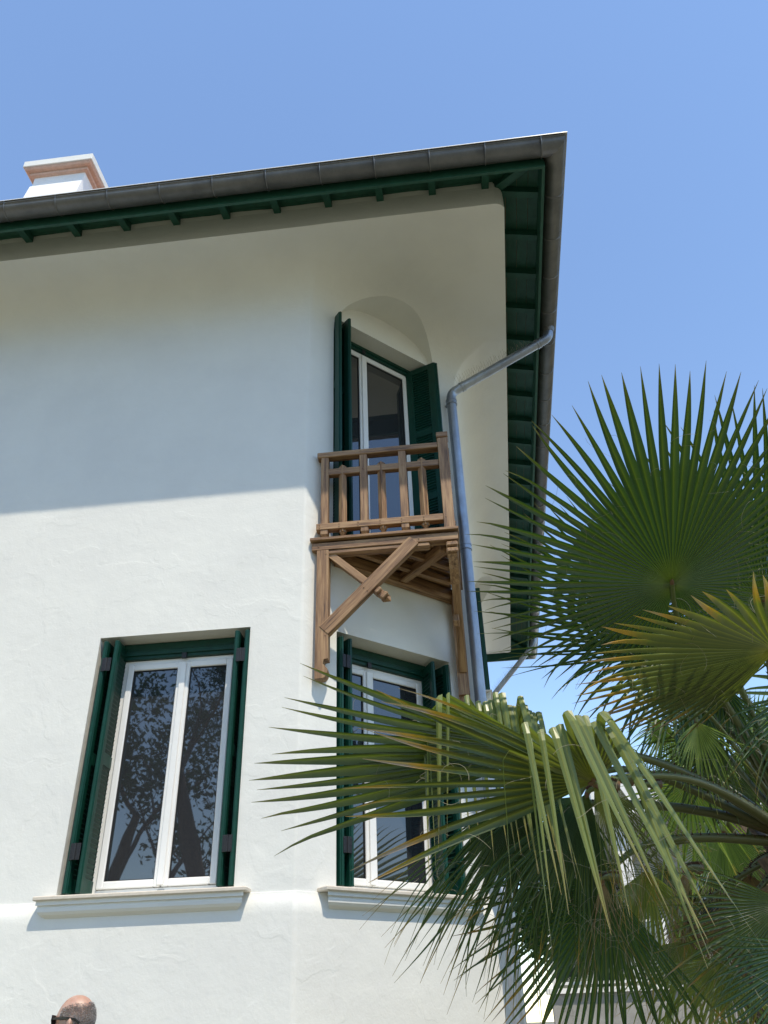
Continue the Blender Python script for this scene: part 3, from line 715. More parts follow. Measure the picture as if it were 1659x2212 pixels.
# ---------------------------------------------------------------- broadleaf trees (behind the photographer, mirrored in the panes or blocking low sky; and far off)
def bark_tree(name, base, height, seed, label, cat='tree', leaf=M_leafd, nleaf=5200, lean=(.1, 0), spread=.55, rad=.26, leafsize=.10, group=None, r0=None):
    t = thing(name, base, label, cat, group); r = random.Random(seed); trunk = MB(); tips = []
    def grow(p, d, L, rd, lev):
        n = 6; pts = [p]; rr = [rd]
        for i in range(n):
            d = (d+V((r.uniform(-1, 1), r.uniform(-1, 1), r.uniform(-.5, .8)))*.17).normalized(); p = p+d*(L/n); pts.append(p); rr.append(rd*(1-.55*(i+1)/n))
            if lev >= 1: tips.append((p, lev))
            if i >= 2 and lev < 4 and (r.random() < .75):
                ax = V((r.uniform(-1, 1), r.uniform(-1, 1), r.uniform(-.1, .6))).normalized(); grow(p, (d*.55+ax*.8).normalized(), L*r.uniform(.5, .72), rr[-1]*.62, lev+1)
        trunk.tube(pts, rr, 8 if lev < 2 else 4, False)
    grow(V(base), V((lean[0], lean[1], 1)).normalized(), height*spread, rad, 0)
    trunk.build('trunk', M_trunk, t); lf = MB(); tt = [q for q in tips if q[1] >= 2]
    for i in range(nleaf):
        p, lev = r.choice(tt); c = p+V((r.gauss(0, 1), r.gauss(0, 1), r.gauss(0, .8)))*.28
        a = V((r.uniform(-1, 1), r.uniform(-1, 1), r.uniform(-1, 1))).normalized(); b = a.orthogonal().normalized(); s_ = leafsize*r.uniform(.6, 1.4); rn = r.random()
        lf.add([c-a*s_, c+b*s_*.45, c+a*s_, c-b*s_*.45], [(0, 1, 2, 3)], [(.5, rn, 0)]*4)
    lf.build('crown', leaf, t, kind='stuff'); return t
bark_tree('plane_tree', (-3.9, -13.0, GZ), 13, 11, 'tall leaning tree with thin open foliage mirrored in the left window', lean=(-.18, .05), rad=.34, nleaf=14000, leafsize=.055)
bark_tree('plane_tree', (-8.8, -15.5, GZ), 12, 5, 'second open-crowned tree further left behind the photographer', lean=(.1, 0), nleaf=5000)
for i, (x, y, h) in enumerate(((-17, -22, 15), (3.5, -24, 13), (11, -23, 14), (20, -20, 13), (-26, -14, 14), (26, -8, 12))):  # unseen row behind the viewer, added to hold back low sky light
    bark_tree('sky_screen_tree', (x, y, GZ), h, 30+i, ('broad garden tree added far behind to the left to block low sky', 'rounded garden tree added straight behind the photographer to block low sky', 'broad garden tree added behind to the right to block low sky', 'garden tree added at the right rear corner to block low sky', 'tall garden tree added at the far left to block low sky', 'garden tree added at the far right to block low sky')[i], nleaf=4500, leafsize=.34, group='garden trees added behind the photographer to block low sky')
bark_tree('pine_tree', (3.3, 17.5, GZ), 7.0, 77, 'dark tree against the sky beside the low white building', nleaf=3800, leafsize=.11, rad=.14)

# ---------------------------------------------------------------- palms
def fan(tree, hub, tip, face, nseg=56, spread=165, fused=.46, droop=.25, seed=1, m=None, short=.45, cup=.12, age=.35, split=True, fold=0, foldt=.55, base=None, pr=.0115, curl=0, wmul=1.0, fib=18, nst=15, dark=None, label=None, lo=None, hi=None, sag=0, hang=(.12, 0), mess=1.0, asym=0):
    """one palmate leaf: pleated fused fan round a hub, free drooping segments, thorny petiole"""
    r = random.Random(seed); m = m or M_leaf; hub = V(hub); tip = V(tip); a = tip-hub; L = a.length; a.normalize()
    n = V(face); n = (n-a*n.dot(a)).normalized(); b = n.cross(a)
    # petiole
    pm = MB()
    if base is not None:
        B_ = V(base); d1 = (hub-B_); mid = B_.lerp(hub, .5)+UP*.12*d1.length; ctrl = hub-a*.25*d1.length+UP*.0
        pts = []
        for i in range(15):
            t = i/14; q0 = B_.lerp(mid, t); q1 = mid.lerp(ctrl, t); q2 = ctrl.lerp(hub, t); pts.append(q0.lerp(q1, t).lerp(q1.lerp(q2, t), t))
        LL = d1.length; rr = [pr*(2.3-1.45*(i/14)**.7) for i in range(15)]
        sd_ = d1.cross(UP).normalized()
        pm.tube(pts, rr, 9, True, True, 1.0, sd_); pm.g = [(g[0]/max(LL, .1), g[1], g[2]) for g in pm.g]
    pm.tube([hub-a*.02-n*.004, hub+a*.012-n*.004, hub+a*.03-n*.004], [pr*.85, pr*.9, .002], 8); pm.g = [(g[0]+(.5 if k >= len(pm.g)-40 and base is None else 0), g[1], g[2]) for k, g in enumerate(pm.g)]
    fr = pm.build('frond', M_pet, tree, label=label)
    if base is not None:
        th = MB()
        for i in range(2, 26):
            t = i/28; k = t*14; j = int(k); p = pts[j].lerp(pts[min(j+1, 14)], k-j); dr = (pts[min(j+1, 14)]-pts[j]).normalized(); rad_ = rr[j]; s_ = dr.cross(UP).normalized()
            for sg in (-1, 1):
                q = p+s_*sg*rad_*.9+UP*rad_*.35; w_ = .005; e_ = q+(s_*sg*.6+UP*.7+dr*.5).normalized()*.017*r.uniform(.6, 1.2)
                th.add([q-dr*w_, q+dr*w_, q+UP*w_, e_], [(0, 1, 3), (1, 2, 3), (2, 0, 3)])
        th.build('thorns', M_thorn, fr, kind='stuff')
    lo_, hi_ = (-spread if lo is None else lo), (spread if hi is None else hi); dphi = R_((hi_-lo_)/nseg); allm = MB(); fibm = MB()
    for s in range(nseg):
        ph = R_(lo_)+dphi*(s+.5); q = ph/R_(max(abs(lo_), abs(hi_)))
        Ls = L*(1-short*abs(q)**2.2)*r.uniform(.965, 1.035)*(1-asym*min(1, max(0, -q-.06)*2.2))
        d = (a*math.cos(ph)+b*math.sin(ph)+n*cup*abs(math.sin(ph))).normalized(); p = V(hub); nn = (n-d*n.dot(d)).normalized()
        folded = r.random() < fold; ft = (foldt[0]+(foldt[1]-foldt[0])*(s+.5)/nseg if isinstance(foldt, tuple) else foldt)+r.uniform(-.05, .045); ft2 = .8+r.uniform(-.05, .15) if r.random() < .22 else 9
        jit = V((r.uniform(-1, 1), r.uniform(-1, 1), r.uniform(-1, 1)))*.02*mess; dr = droop*r.uniform(max(.2, 1-.3*mess), 1+.3*mess); Ls *= 1-.12*(mess-1)*r.random() if mess > 1 else 1; rn = r.random(); r0_ = r.uniform(.3, 1.5); ag = age*r.uniform(.5, 1.4)
        fz = fused*(1-.25*abs(q))*r.uniform(.88, 1.10); vs, gc = [], []; wr = r.uniform(.8, 1.12) if mess > 1 or fold else r.uniform(.92, 1.06); wf = 2*math.tan(dphi/2)*Ls*fz*wmul*wr
        step = Ls/nst
        for k in range(nst+1):
            t = k/nst
            if t <= fz: w_ = 2*math.tan(dphi/2)*Ls*t*1.03*wmul
            else:
                u2 = (t-fz)/(1-fz); w_ = wf*(1+.22*u2)*max(0.0, 1-u2**1.7)*(.97 if t < fz+.08 else .93)
            w_ = max(w_, .0012)
            side = d.cross(nn).normalized(); h = w_*((.13 if folded else .34) if t > fz else .42)
            lift = side*w_*.5
            fl_ = 1.0 if t < fz else 1-.15*min(1, (t-fz)*4)
            vs += [p-lift*fl_+nn*h*.5, p-nn*h*.5, p+lift*fl_+nn*h*.5]; gc += [(t, rn, ag)]*3
            g_ = sag*t
            if t > fz*.9: g_ += dr*(t-fz*.9)*1.6
            if folded and t >= ft: g_ = 0
            if t > ft2: d = (d+jit*12*step/L).normalized(); g_ += 1.0
            if curl and t > fz: d = (d+nn*curl*(t-fz)*step/L*4).normalized()
            d0 = d; d = (d+V((0, 0, -1))*g_*step/L*1.6*(1 if not folded else 1)+(jit if t > fz else V())).normalized()
            if folded and t >= ft:
                u_ = (s+.5)/nseg; hz = (V((d0.x, d0.y, 0))*.08+V((hang[0]*(1.15-u_*1.3)*r0_, hang[1], 0))+V((0, 0, -1))).normalized()
                tg = hz if d0.angle(hz) < 1.75 else V((0, -1, -.1)).normalized()
                an = d0.angle(tg); d = d0.slerp(tg, min(1, 1.15/max(an, .01)) if t < ft+.2 else .35); d = (d+jit*.5).normalized()
            rot = d0.rotation_difference(d); nn = (rot @ nn); nn = (nn-d*nn.dot(d)).normalized(); p = p+d*step
        fs = []
        for k in range(nst):
            for c in (0, 1): fs.append((k*3+c, k*3+c+1, k*3+c+4, k*3+c+3))
        if split:
            sm = MB(); sm.add(vs, fs, gc, False); me_ = bpy.data.meshes.new('leaf_segment'); me_.from_pydata(sm.v, [], sm.f)
            at_ = me_.attributes.new('gc', 'FLOAT_VECTOR', 'POINT'); at_.data.foreach_set('vector', [c for g in sm.g for c in g]); rb_ = me_.attributes.new('rib', 'FLOAT', 'POINT'); rb_.data.foreach_set('value', [0, 1, 0]*(nst+1)); me_.materials.append(m); me_.polygons.foreach_set('use_smooth', [False]*len(me_.polygons))
            link('leaf_segment', me_, fr)
        else: allm.add(vs, fs, gc, False)
        if fib and r.random() < fib/nseg*2.2:
            kk = int(nst*r.uniform(.45, .8)); q_ = V(vs[kk*3]); dd_ = (nn*r.uniform(-1, 1)+d.cross(nn)*r.uniform(-1, 1)+UP*.3).normalized(); pts_ = [q_]
            cv = V((r.uniform(-1, 1), r.uniform(-1, 1), r.uniform(-1, 1))).normalized(); ln = r.uniform(.04, .16)
            for z in range(8): dd_ = (dd_+dd_.cross(cv)*r.uniform(.15, .5)+V((0, 0, -.08))).normalized(); q_ = q_+dd_*ln/8; pts_.append(q_)
            fibm.tube(pts_, .0006, 3, False, False)
    if not split: allm.build('blade', m, fr)
    if fibm.v: fibm.build('leaf_threads', M_fibre, fr, kind='stuff')
    return fr
tocam = lambda p: (CAM-V(p)).normalized()
# front palm: crown centre just outside the right edge of the picture
CRX = at(1760, 1850, 3.45)
palm = thing('fan_palm', (CRX.x, CRX.y, GZ), 'large green fan palm in front at the right, its fronds spread before the house corner', 'palm tree', 'fan palms on the right')
def palm_trunk(tree, base, top, r0, seed, skirt=0):
    r = random.Random(seed); m = MB(); b = V(base); t = V(top); n = 14; pts = [b.lerp(t, i/n) for i in range(n+1)]
    m.tube(pts, [r0*(1.25-.35*min(1, i/4)+r.uniform(-.03, .03)) for i in range(n+1)], 18); tr = m.build('trunk', M_trunk, tree)
    bo = MB(); H = (t-b).length; k = int(H*.55/.055*1.0)
    for i in range(k):      # old leaf bases, spiralling, under the crown
        z = H-.0-i*.055; a = i*2.4; p = b+(t-b).normalized()*z; o = V((math.cos(a), math.sin(a), 0)); q = p+o*r0*.9
        bo.bar(q, q+o*.09+UP*.16*r.uniform(.7, 1.2), .085, .022, o.cross(UP), .003)
    bo.build('leaf_bases', M_trunk, tree, kind='stuff')
    fm = MB()
    for i in range(260):
        a = r.uniform(0, 6.28); z = H-r.uniform(0, .9); p = b+(t-b).normalized()*z; o = V((math.cos(a), math.sin(a), 0)); q = p+o*r0*r.uniform(.8, 1.2); e = q+V((r.uniform(-.12, .12), r.uniform(-.12, .12), -r.uniform(.05, .35)))
        fm.tube([q, q.lerp(e, .5)+o*.03, e], [.0025, .002, .0008], 3, False, False)
    fm.build('trunk_fibre', M_leafx, tree, kind='stuff'); return tr
palm_trunk(palm, (CRX.x+.05, CRX.y+.1, GZ), CRX+V((0, 0, .05)), .16, 3)
def F(hx, hy, hd, tx, ty, td, face, **k):
    h = at(hx, hy, hd); return fan(palm, h, at(tx, ty, td), face, base=k.pop('base', CRX+V((-.03, 0, .05))), **k)
LEFT, RIGHT, TOC = -cR, cR, -fwd
down = V((0, 0, -1))
exec_fronds = True
# 1 the great fan facing the viewer from below
F(1452, 1262, 3.30, 1440, 785, 2.95, TOC*.8+down*.55, nseg=82, asym=.36, spread=172, fused=.57, droop=.10, seed=21, m=M_leafd, short=.55, cup=-.06, age=.20, fib=34, label='big dark fan frond seen from below against the sky', base=CRX+V((-.02, .1, .10)))
# 2 behind it to the right
F(1650, 1300, 3.75, 1640, 838, 3.5, TOC*.9+down*.4, nseg=74, spread=165, fused=.5, droop=.14, seed=22, m=M_leafd, short=.5, age=.2, base=CRX+V((0, .1, .12)))
# 3 behind the great fan, reaching left, and its drooping lower neighbour
F(1485, 1395, 3.75, 1078, 1180, 3.40, TOC*.85+down*.3, nseg=26, fused=.58, droop=.12, seed=23, m=M_leafd, short=.2, age=.28, base=CRX+V((-.02, .15, .02)), lo=-26, hi=34)
F(1460, 1400, 3.6, 1140, 1385, 3.35, TOC*.8+UP*.3, nseg=30, fused=.38, droop=1.0, seed=24, m=M_leafd, short=.15, age=.3, sag=.40, lo=-18, hi=112, mess=2.2, wmul=1.25)
# 4 yellow-tipped frond at the right edge, its plane almost level
F(1675, 1405, 2.85, 1290, 1375, 2.62, down*1.0+TOC*.16, nseg=34, fused=.66, droop=.10, seed=25, m=M_leafy, short=.25, age=.85, wmul=1.02, label='frond with yellow and scorched tips at the right edge', lo=-62, hi=95)
# 5 stiff frond pointing left across the lower window, with folded ribbons above and a curtain below
H5 = (1178, 1622, 2.92)
F(*H5, 560, 1662, 2.62, TOC*.8+down*.25, nseg=13, fused=.58, droop=.04, seed=26, m=M_leaf, short=.06, age=.30, cup=.0, label='frond with long straight separate blades reaching left over the wall', lo=-22, hi=19, wmul=1.35)
F(1165, 1672, 3.22, 925, 2150, 3.15, TOC*.95+down*.1, nseg=44, fused=.42, droop=.35, seed=29, m=M_leafd, short=.0, age=.6, sag=.10, lo=-30, hi=28, base=at(1230, 1640, 3.2), mess=2.2, wmul=1.7)
F(*H5, 640, 1400, 2.75, TOC*.9+down*.3, nseg=5, fused=.42, droop=.05, seed=41, m=M_leafr, short=.0, age=.2, lo=-9, hi=9, fold=1, foldt=.43, base=at(1230, 1640, 2.94), hang=(-.10, 0), nst=20, wmul=1.4)
# 6 sunlit frond in front with folded ribbons
H6 = (1283, 1690, 2.72)
F(*H6, 735, 1790, 2.45, TOC*.8+UP*.12, nseg=11, fused=.44, droop=.05, seed=27, m=M_leafy, short=.10, age=1.0, label='sunlit frond with scorched tips in the middle front', lo=-38, hi=12, wmul=1.2, mess=1.4)
F(*H6, 1148, 1190, 2.30, TOC*.7+down*.6, nseg=17, fused=.24, droop=.1, seed=42, m=M_leafr, short=.05, age=.34, fold=1, foldt=(.20, .36), lo=-44, hi=46, base=at(1330, 1700, 2.75), hang=(.42, 0), nst=22, wmul=1.7, mess=1.6)
F(1270, 1712, 3.12, 1130, 2140, 3.05, TOC*.95+down*.1, nseg=42, fused=.42, droop=.4, seed=30, m=M_leafd, short=.0, age=.6, sag=.12, lo=-40, hi=34, base=at(1330, 1700, 3.1), mess=2.2, wmul=1.7)
F(*H6, 1480, 2000, 2.58, TOC*.9+UP*.4, nseg=26, fused=.30, droop=.5, seed=31, m=M_leafy, short=.12, age=1.2, sag=.2, lo=-36, hi=30, base=at(1330, 1700, 2.75), mess=2.8)
# 7 small arching frond behind, over the downpipe
F(1100, 1660, 3.3, 1060, 1185, 3.0, TOC*.8+down*.4, nseg=18, fused=.32, droop=.1, seed=28, m=M_leafr, short=.1, age=.3, lo=-38, hi=36, fold=1, foldt=(.24, .38), hang=(.1, 0), nst=20, wmul=1.3)
F(1250, 1720, 3.25, 1130, 1990, 3.2, TOC*1.0+UP*.1, nseg=26, lo=-60, hi=60, fused=.4, droop=.8, seed=43, m=M_leafd, short=.12, age=.5, sag=.3, mess=2.5)
# 9 lower dark frond hanging at the foot of the picture
F(1312, 1908, 3.25, 1180, 2330, 3.1, TOC*1.0+UP*.2, nseg=42, lo=-78, hi=62, fused=.52, droop=.3, seed=32, m=M_leafd, short=.15, age=.7, mess=2.0, label='dark fan frond hanging at the foot of the picture')
# 10 fronds at the lower right corner
F(1700, 1950, 3.0, 1450, 2180, 2.9, TOC+UP*.3, nseg=34, spread=62, fused=.5, droop=.6, seed=34, m=M_leaf, short=.2, age=.7, mess=2.6)
F(1770, 2040, 2.7, 1600, 2330, 2.6, TOC+UP*.2, nseg=34, spread=60, fused=.55, droop=.4, seed=35, m=M_leafd, short=.2, age=.4, mess=2)
F(1740, 1500, 3.1, 1640, 1780, 3.0, TOC*.8+down*.1, nseg=24, spread=60, fused=.35, droop=1.0, seed=36, m=M_leafd, short=.2, age=.6, mess=2.5, wmul=1.2)
F(1560, 1480, 3.55, 1480, 1700, 3.5, TOC*.8+UP*.2, nseg=20, spread=75, fused=.35, droop=1.0, seed=40, m=M_leafd, short=.2, age=.5, mess=2.5, wmul=1.2)
F(1850, 1300, 3.9, 1900, 900, 3.9, TOC*.9+down*.3, nseg=44, spread=160, seed=37, m=M_leafd, droop=.3)
F(1950, 1650, 3.9, 2350, 1600, 3.9, TOC*.3+UP, nseg=40, spread=150, seed=38, m=M_leaf, droop=.4)
F(1850, 1500, 4.6, 2050, 1250, 5.1, TOC*.3+UP, nseg=40, spread=150, seed=39, m=M_leaf, droop=.4)
# 11 fill between the stems and the lower corner
for i, (hx, hy, hd, tx, ty, k) in enumerate(((1545, 1590, 3.6, 1430, 1790, 0), (1505, 1560, 3.35, 1535, 1760, 1), (1490, 1690, 3.9, 1440, 1950, 0), (1395, 1880, 3.7, 1370, 2200, 1), (1560, 2070, 3.3, 1490, 2350, 0), (1440, 1560, 3.9, 1350, 1700, 0), (1480, 2030, 3.6, 1440, 2300, 1))):
    F(hx, hy, hd, tx, ty, hd-.08, TOC*.9+down*.15*(i % 3)+cR*.3*((i % 2)*2-1), nseg=24, spread=62+5*(i % 3), fused=.36, droop=1.0, seed=90+i, m=(M_leaf, M_leafr, M_leafl)[(i+k) % 3], pr=.007, short=.2, age=.4+.1*(i % 4), mess=2.6, sag=.2, wmul=1.15, fib=6)
for i, (hx, hy, tx, ty) in enumerate(((1330, 1690, 1420, 2060), (1300, 1900, 1330, 2140), (1390, 1700, 1490, 1990), (1480, 1880, 1450, 2140))):
    F(hx, hy, 2.9+.1*i, tx, ty, 2.85+.1*i, TOC, nseg=16, spread=24, fused=.2, droop=.7, seed=140+i, m=M_leafx if i % 2 else M_leafy, short=.1, age=1.3, mess=4, wmul=.9, fib=16, base=at(hx+30, hy-5, 2.95+.1*i))
# dead hanging leaves under the crown
for i, (x, y, d_, s_) in enumerate(((1680, 1900, 3.4, 1), (1620, 1890, 3.6, 2), (1600, 1930, 3.8, 3))):
    F(x, y, d_, x-30+20*i, y+300, d_, TOC, nseg=34, spread=60, fused=.2, droop=1.2, seed=60+i, m=M_leafx, short=.1, age=1.0, split=False, label='dead brown frond hanging under the crown', fib=0)

# palms further back
def back_palm(px, py, d, label, fr, seed, trunk=True, ml=M_leafl):
    c = at(px, py, d); t = thing('fan_palm', (c.x, c.y, GZ), label, 'palm tree', 'fan palms on the right')
    palm_trunk(t, (c.x, c.y, GZ), c, .17, seed)
    for i, (hx, hy, hd, tx, ty, td, fc, kw) in enumerate(fr):
        k = dict(nseg=52, spread=150, split=False, fib=6, base=c, pr=.017, m=ml, seed=seed*10+i, nst=12, droop=.5, short=.3, age=.25); k.update(kw)
        fan(t, at(hx, hy, hd), at(tx, ty, td), fc, **k)
    return t
back_palm(1615, 1880, 4.75, 'pale fan palm behind the big one, with bright hanging fans', [
    (1562, 1795, 4.32, 1570, 1960, 4.25, TOC+UP*.5, dict(spread=72, fused=.62, droop=.2, m=M_leafl, short=.12)),
    (1500, 1822, 4.61, 1480, 1990, 6.35, TOC+UP*.5, dict(spread=70, fused=.6, droop=.3, m=M_leafl)),
    (1640, 1720, 4.90, 1680, 1560, 4.82, TOC+down*.2, dict(m=M_leaf)),
    (1560, 1735, 5.04, 1520, 1600, 5.04, TOC+UP*.3, dict(m=M_leaf)),
    (1470, 1900, 4.75, 1380, 2010, 4.68, TOC+UP*.3, dict(m=M_leaf, spread=90)),
    (1700, 1800, 4.68, 1840, 1760, 4.61, TOC+UP*.6, dict()),
    (1560, 1960, 4.68, 1540, 2160, 4.61, TOC, dict(m=M_leafx, spread=60, age=1, droop=1.2)),
    (1630, 1960, 4.61, 1640, 2170, 4.54, TOC, dict(m=M_leafx, spread=60, age=1, droop=1.2)),
    (1500, 1960, 4.68, 1470, 2150, 4.61, TOC, dict(m=M_leafx, spread=50, age=1, droop=1.2))], 4)
back_palm(1560, 1660, 8.2, 'taller fan palm furthest back, its fans level with the white roof edge', [
    (1480, 1640, 8.0, 1395, 1590, 7.9, TOC+UP*.8, dict(spread=140, droop=.8)),
    (1500, 1590, 8.1, 1450, 1500, 8.0, TOC+UP*.4, dict(spread=150, m=M_leaf)),
    (1560, 1580, 8.2, 1560, 1470, 8.2, TOC+UP*.2, dict(spread=150, m=M_leaf)),
    (1630, 1600, 8.2, 1690, 1500, 8.2, TOC+UP*.3, dict(spread=150)),
    (1470, 1690, 8.0, 1400, 1760, 7.9, TOC+UP*.5, dict(spread=110, droop=.9, m=M_leafd)),
    (1540, 1700, 8.0, 1520, 1800, 7.9, TOC+UP*.5, dict(spread=90, droop=.9)),
    (1640, 1680, 8.1, 1740, 1700, 8.0, TOC+UP*.6, dict(spread=130))], 6)

# ---------------------------------------------------------------- person
PX, PY, HT = -.82, -1.20, 1.755
man = thing('person', (PX, PY, GZ), 'balding man with cropped grey hair and black sunglasses, his head at the bottom left', 'person')
M_skin, t_, b_ = mat('skin', (.50, .26, .17), .45); b_.inputs['Subsurface Weight'].default_value = .15; b_.inputs['Subsurface Scale'].default_value = .01
t_.links.new(ramp(t_, noisy(t_, objco(t_), 25, 4), [(.3, (.40, .23, .165)), (.7, (.50, .32, .24))]), b_.inputs[0]); bump(t_, b_, noisy(t_, objco(t_), 250, 2), .2, .001)
M_shirt = paint('navy_cotton', (.03, .045, .10), .9, 60, .2); M_trous = paint('beige_cotton', (.32, .26, .18), .9, 60, .2); M_shoe = mat('shoe_leather', (.05, .03, .02), .5)[0]
M_shade = mat('sunglass_black', (.006, .006, .008), .2)[0]
FACE = V((-.97, -.05, 0)).normalized(); SIDE = V((-FACE.y, FACE.x, 0))      # facing left in the picture
def mp(f, s, z): return V((PX, PY, GZ))+FACE*f+SIDE*s+UP*z
def skin_mesh(name, verts, edges, mt, root=0, lev=2, parent=None):
    me = bpy.data.meshes.new(name); me.from_pydata([tuple(v[0]) for v in verts], edges, []); o = link(name, me, parent)
    sk = o.modifiers.new('s', 'SKIN'); sk.use_smooth_shade = True
    for i, v in enumerate(verts): me.skin_vertices[0].data[i].radius = (v[1], v[2] if len(v) > 2 else v[1]); me.skin_vertices[0].data[i].use_root = (i == root)
    ss = o.modifiers.new('u', 'SUBSURF'); ss.levels = ss.render_levels = lev
    bpy.context.view_layer.update(); dg = bpy.context.evaluated_depsgraph_get(); m2 = bpy.data.meshes.new_from_object(o.evaluated_get(dg)); o.modifiers.clear(); o.data = m2
    m2.materials.clear(); m2.materials.append(mt)
    for p in m2.polygons: p.use_smooth = True; p.material_index = 0
    return o
bodyv = [(mp(0, 0, .95), .13, .10), (mp(0, 0, 1.12), .125, .095), (mp(.0, 0, 1.32), .17, .115), (mp(-.01, 0, 1.44), .13, .09), (mp(0, 0, 1.50), .062), (mp(.025, 0, 1.57), .070), (mp(.035, 0, 1.64), .080)]
bodye = [(0, 1), (1, 2), (2, 3), (3, 4), (4, 5), (5, 6)]
def chain(root, seq):
    last = root
    for v in seq: bodyv.append(v); bodye.append((last, len(bodyv)-1)); last = len(bodyv)-1
    return last
for sg in (-1, 1):
    chain(0, [(mp(0, .09*sg, .86), .095), (mp(.01, .10*sg, .50), .062), (mp(-.02, .10*sg, .28), .052), (mp(-.01, .10*sg, .09), .038), (mp(.08, .11*sg, .045), .038, .028), (mp(.16, .115*sg, .035), .032, .022)])
    wr = chain(3, [(mp(-.01, .19*sg, 1.40), .062), (mp(-.03, .25*sg, 1.12), .046), (mp(.05, .26*sg, .88), .030), (mp(.07, .255*sg, .83), .026, .034)])
    for k, (df, ln) in enumerate(((.030, .085), (.010, .095), (-.010, .088), (-.028, .070))):
        chain(wr, [(mp(.08+df, .25*sg, .79), .0095), (mp(.09+df, .245*sg, .79-ln*.5), .0085), (mp(.085+df, .235*sg, .79-ln), .007)])
    chain(wr, [(mp(.115, .24*sg, .815), .011), (mp(.135, .232*sg, .775), .009)])
bodyo = skin_mesh('body', bodyv, bodye, M_skin, parent=man)
# shape the head on the body mesh: skull, face, ears blended as one surface
def head_mesh():
    bm = bmesh.new(); bmesh.ops.create_icosphere(bm, subdivisions=5, radius=1); C0 = mp(.03, 0, 1.655)
    for v in bm.verts:
        x, y, z = v.co                                   # x forward, y side, z up
        f, s_, u = x*.098, y*.077, z*.112
        if z < 0: f *= 1-.18*(-z); s_ *= 1-.34*(-z)**1.3; f += .018*(-z)*(1 if x > 0 else .0)
        if x < 0: s_ *= 1.02; u += .006*(-x)
        if x > .55: f *= .96
        nb_ = math.exp(-((y/.13)**2+((z+.18)/.17)**2)) if x > 0 else 0; f += nb_*.024                       # nose
        br = math.exp(-(((abs(y)-.32)/.25)**2+((z-.13)/.10)**2)) if x > 0 else 0; f += br*.005
        ey = math.exp(-(((abs(y)-.33)/.13)**2+((z+.02)/.09)**2)) if x > 0 else 0; f -= ey*.010
        li = math.exp(-((y/.28)**2+((z+.52)/.06)**2)) if x > 0 else 0; f += li*.006
        chn = math.exp(-((y/.3)**2+((z+.85)/.14)**2)) if x > 0 else 0; f += chn*.016
        ear = math.exp(-(((x+.03)/.10)**2+((z+.12)/.20)**2)) if abs(y) > .75 else 0; s_ += math.copysign(ear*.024, y); f -= ear*.010
        v.co = C0+FACE*f+SIDE*s_+UP*u
    return bm
bm = head_mesh(); b2 = bmesh.new(); b2.from_mesh(bodyo.data)
tmp = bpy.data.meshes.new('t'); bm.to_mesh(tmp); hd = link('head_tmp', tmp)
md = bodyo.modifiers.new('b', 'BOOLEAN'); md.operation = 'UNION'; md.solver = 'EXACT'; md.object = hd; bpy.context.view_layer.update()
hd.location = -world_loc(bodyo)*0
dg = bpy.context.evaluated_depsgraph_get(); m2 = bpy.data.meshes.new_from_object(bodyo.evaluated_get(dg)); bodyo.modifiers.clear(); bodyo.data = m2; bpy.data.objects.remove(hd)
m2.materials.clear(); m2.materials.append(M_skin)
for p in m2.polygons: p.use_smooth = True; p.material_index = 0
# cropped hair: thousands of short stubs standing off the skull below the bald crown
def skull(th, ph):
    x, y, z = math.cos(ph)*math.cos(th), math.cos(ph)*math.sin(th), math.sin(ph); f, s_, u = x*.098, y*.077, z*.112
    if z < 0: f *= 1-.18*(-z); s_ *= 1-.34*(-z)**1.3
    if x < 0: s_ *= 1.02; u += .006*(-x)
    n = (FACE*(x/.098)+SIDE*(y/.077)+UP*(z/.112)).normalized(); return mp(.03, 0, 1.655)+FACE*f+SIDE*s_+UP*u, n
M_hair, t_, b_ = mat('grey_hair', (.3, .28, .27), .6); at_ = node(t_, 'Attribute', attribute_name='gc'); sp = nt_sep(t_, at_.outputs['Vector'])
t_.links.new(ramp(t_, sp[1], [(0, (.13, .125, .12)), (.45, (.26, .25, .245)), (1, (.55, .53, .52))]), b_.inputs[0])
hm = MB(); r = random.Random(9); c = 0
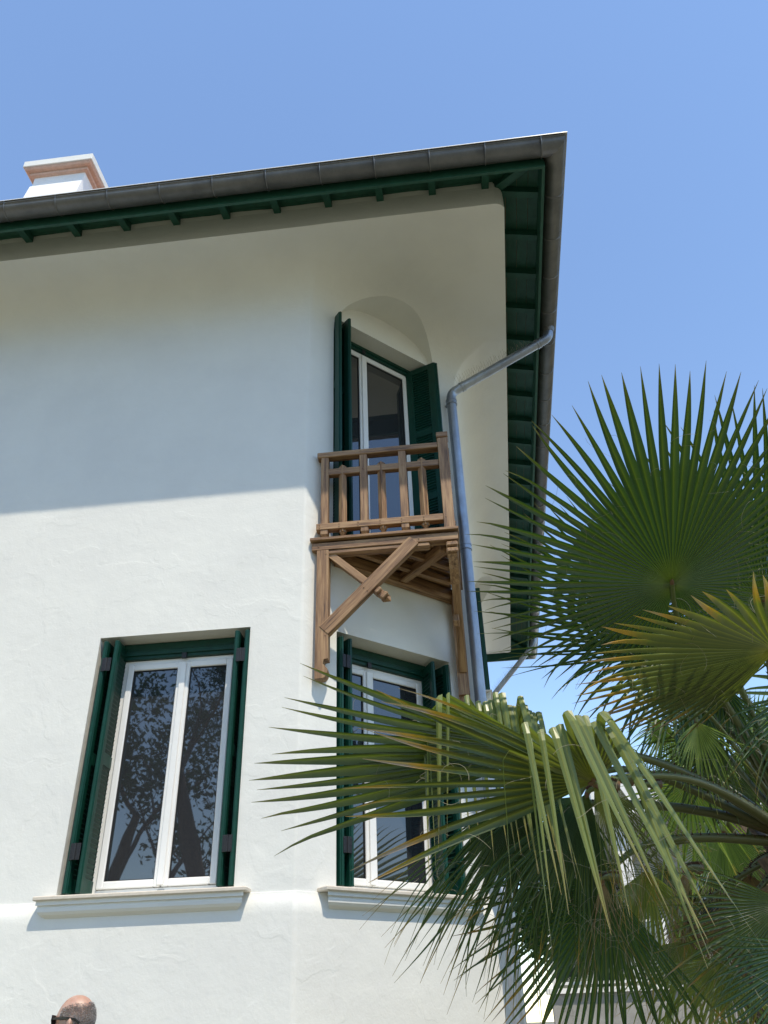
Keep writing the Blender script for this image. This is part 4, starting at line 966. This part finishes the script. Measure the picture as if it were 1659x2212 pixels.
while c < 16000:
    th = r.uniform(-math.pi, math.pi); z = r.uniform(-.55, .93); ph = math.asin(z); x = math.cos(ph)*math.cos(th)
    top = .66+.10*noise.noise(V((math.cos(th)*2, math.sin(th)*2, 0)))-.25*max(0, x)
    if z > top or x > .55 or (x > -.1 and z < -.05 and x < .2) or (x > .15 and z < .05): continue
    if z > top-.12 and r.random() < .5: continue
    c += 1; p, n = skull(th, ph); dd_ = (n+V((r.uniform(-.4, .4), r.uniform(-.4, .4), r.uniform(-.7, .1)))).normalized(); L_h = r.uniform(.005, .011); w_ = n.cross(dd_).normalized()*.0009 if n.cross(dd_).length > 1e-3 else SIDE*.0009
    rn = r.random(); p = p-n*.001; hm.add([p-w_, p+w_, p+dd_*L_h], [(0, 1, 2)], [(0, rn, 0)]*3)
hm.build('hair', M_hair, man, kind=None)
# sunglasses
sg_ = MB()
for s_ in (-1, 1):
    a_ = mp(.118, .066*s_, 1.668); m_ = mp(.04, .083*s_, 1.668); e_ = mp(.0, .082*s_, 1.662); k_ = mp(-.025, .080*s_, 1.645)
    for p0, p1 in ((a_, m_), (m_, e_), (e_, k_)): sg_.bar(p0, p1, .004, .011, SIDE)
    pr = [(.006, .018), (.062, .022), (.066, .0), (.052, -.026), (.022, -.028), (.006, -.006)]
    sg_.prism([(u*s_, v) for u, v in pr], mp(.122, 0, 1.662), SIDE, UP, FACE, .004)
sg_.bar(mp(.124, -.01, 1.676), mp(.124, .01, 1.676), .005, .006, UP); sg_.build('sunglasses', M_shade, man)
def cloth(name, vv, ee, mt): return skin_mesh(name, vv, ee, mt, parent=man)
sv = [(mp(0, 0, .76), .180, .152), (mp(0, 0, .95), .172, .142), (mp(0, 0, 1.12), .165, .135), (mp(0, 0, 1.32), .185, .132), (mp(-.01, 0, 1.43), .135, .10), (mp(-.01, .19, 1.41), .078), (mp(-.02, .235, 1.22), .070), (mp(-.01, -.19, 1.41), .078), (mp(-.02, -.235, 1.22), .070), (mp(-.005, 0, 1.475), .078)]
cloth('shirt', sv, [(0, 1), (1, 2), (2, 3), (3, 4), (4, 5), (5, 6), (4, 7), (7, 8), (4, 9)], M_shirt)
tv = [(mp(0, 0, .96), .155, .128)]; te = []
for s_ in (-1, 1):
    i = len(tv); tv += [(mp(0, .09*s_, .82), .108), (mp(.01, .10*s_, .50), .082), (mp(-.01, .10*s_, .10), .068)]; te += [(0, i), (i, i+1), (i+1, i+2)]
cloth('trousers', tv, te, M_trous)
for s_ in (-1, 1):
    m = MB(); m.tube([mp(-.07, .11*s_, .05), mp(.0, .11*s_, .055), mp(.10, .115*s_, .045), mp(.20, .12*s_, .032)], [.042, .05, .048, .026], 12, flat=.9); m.build('shoe', M_shoe, man)
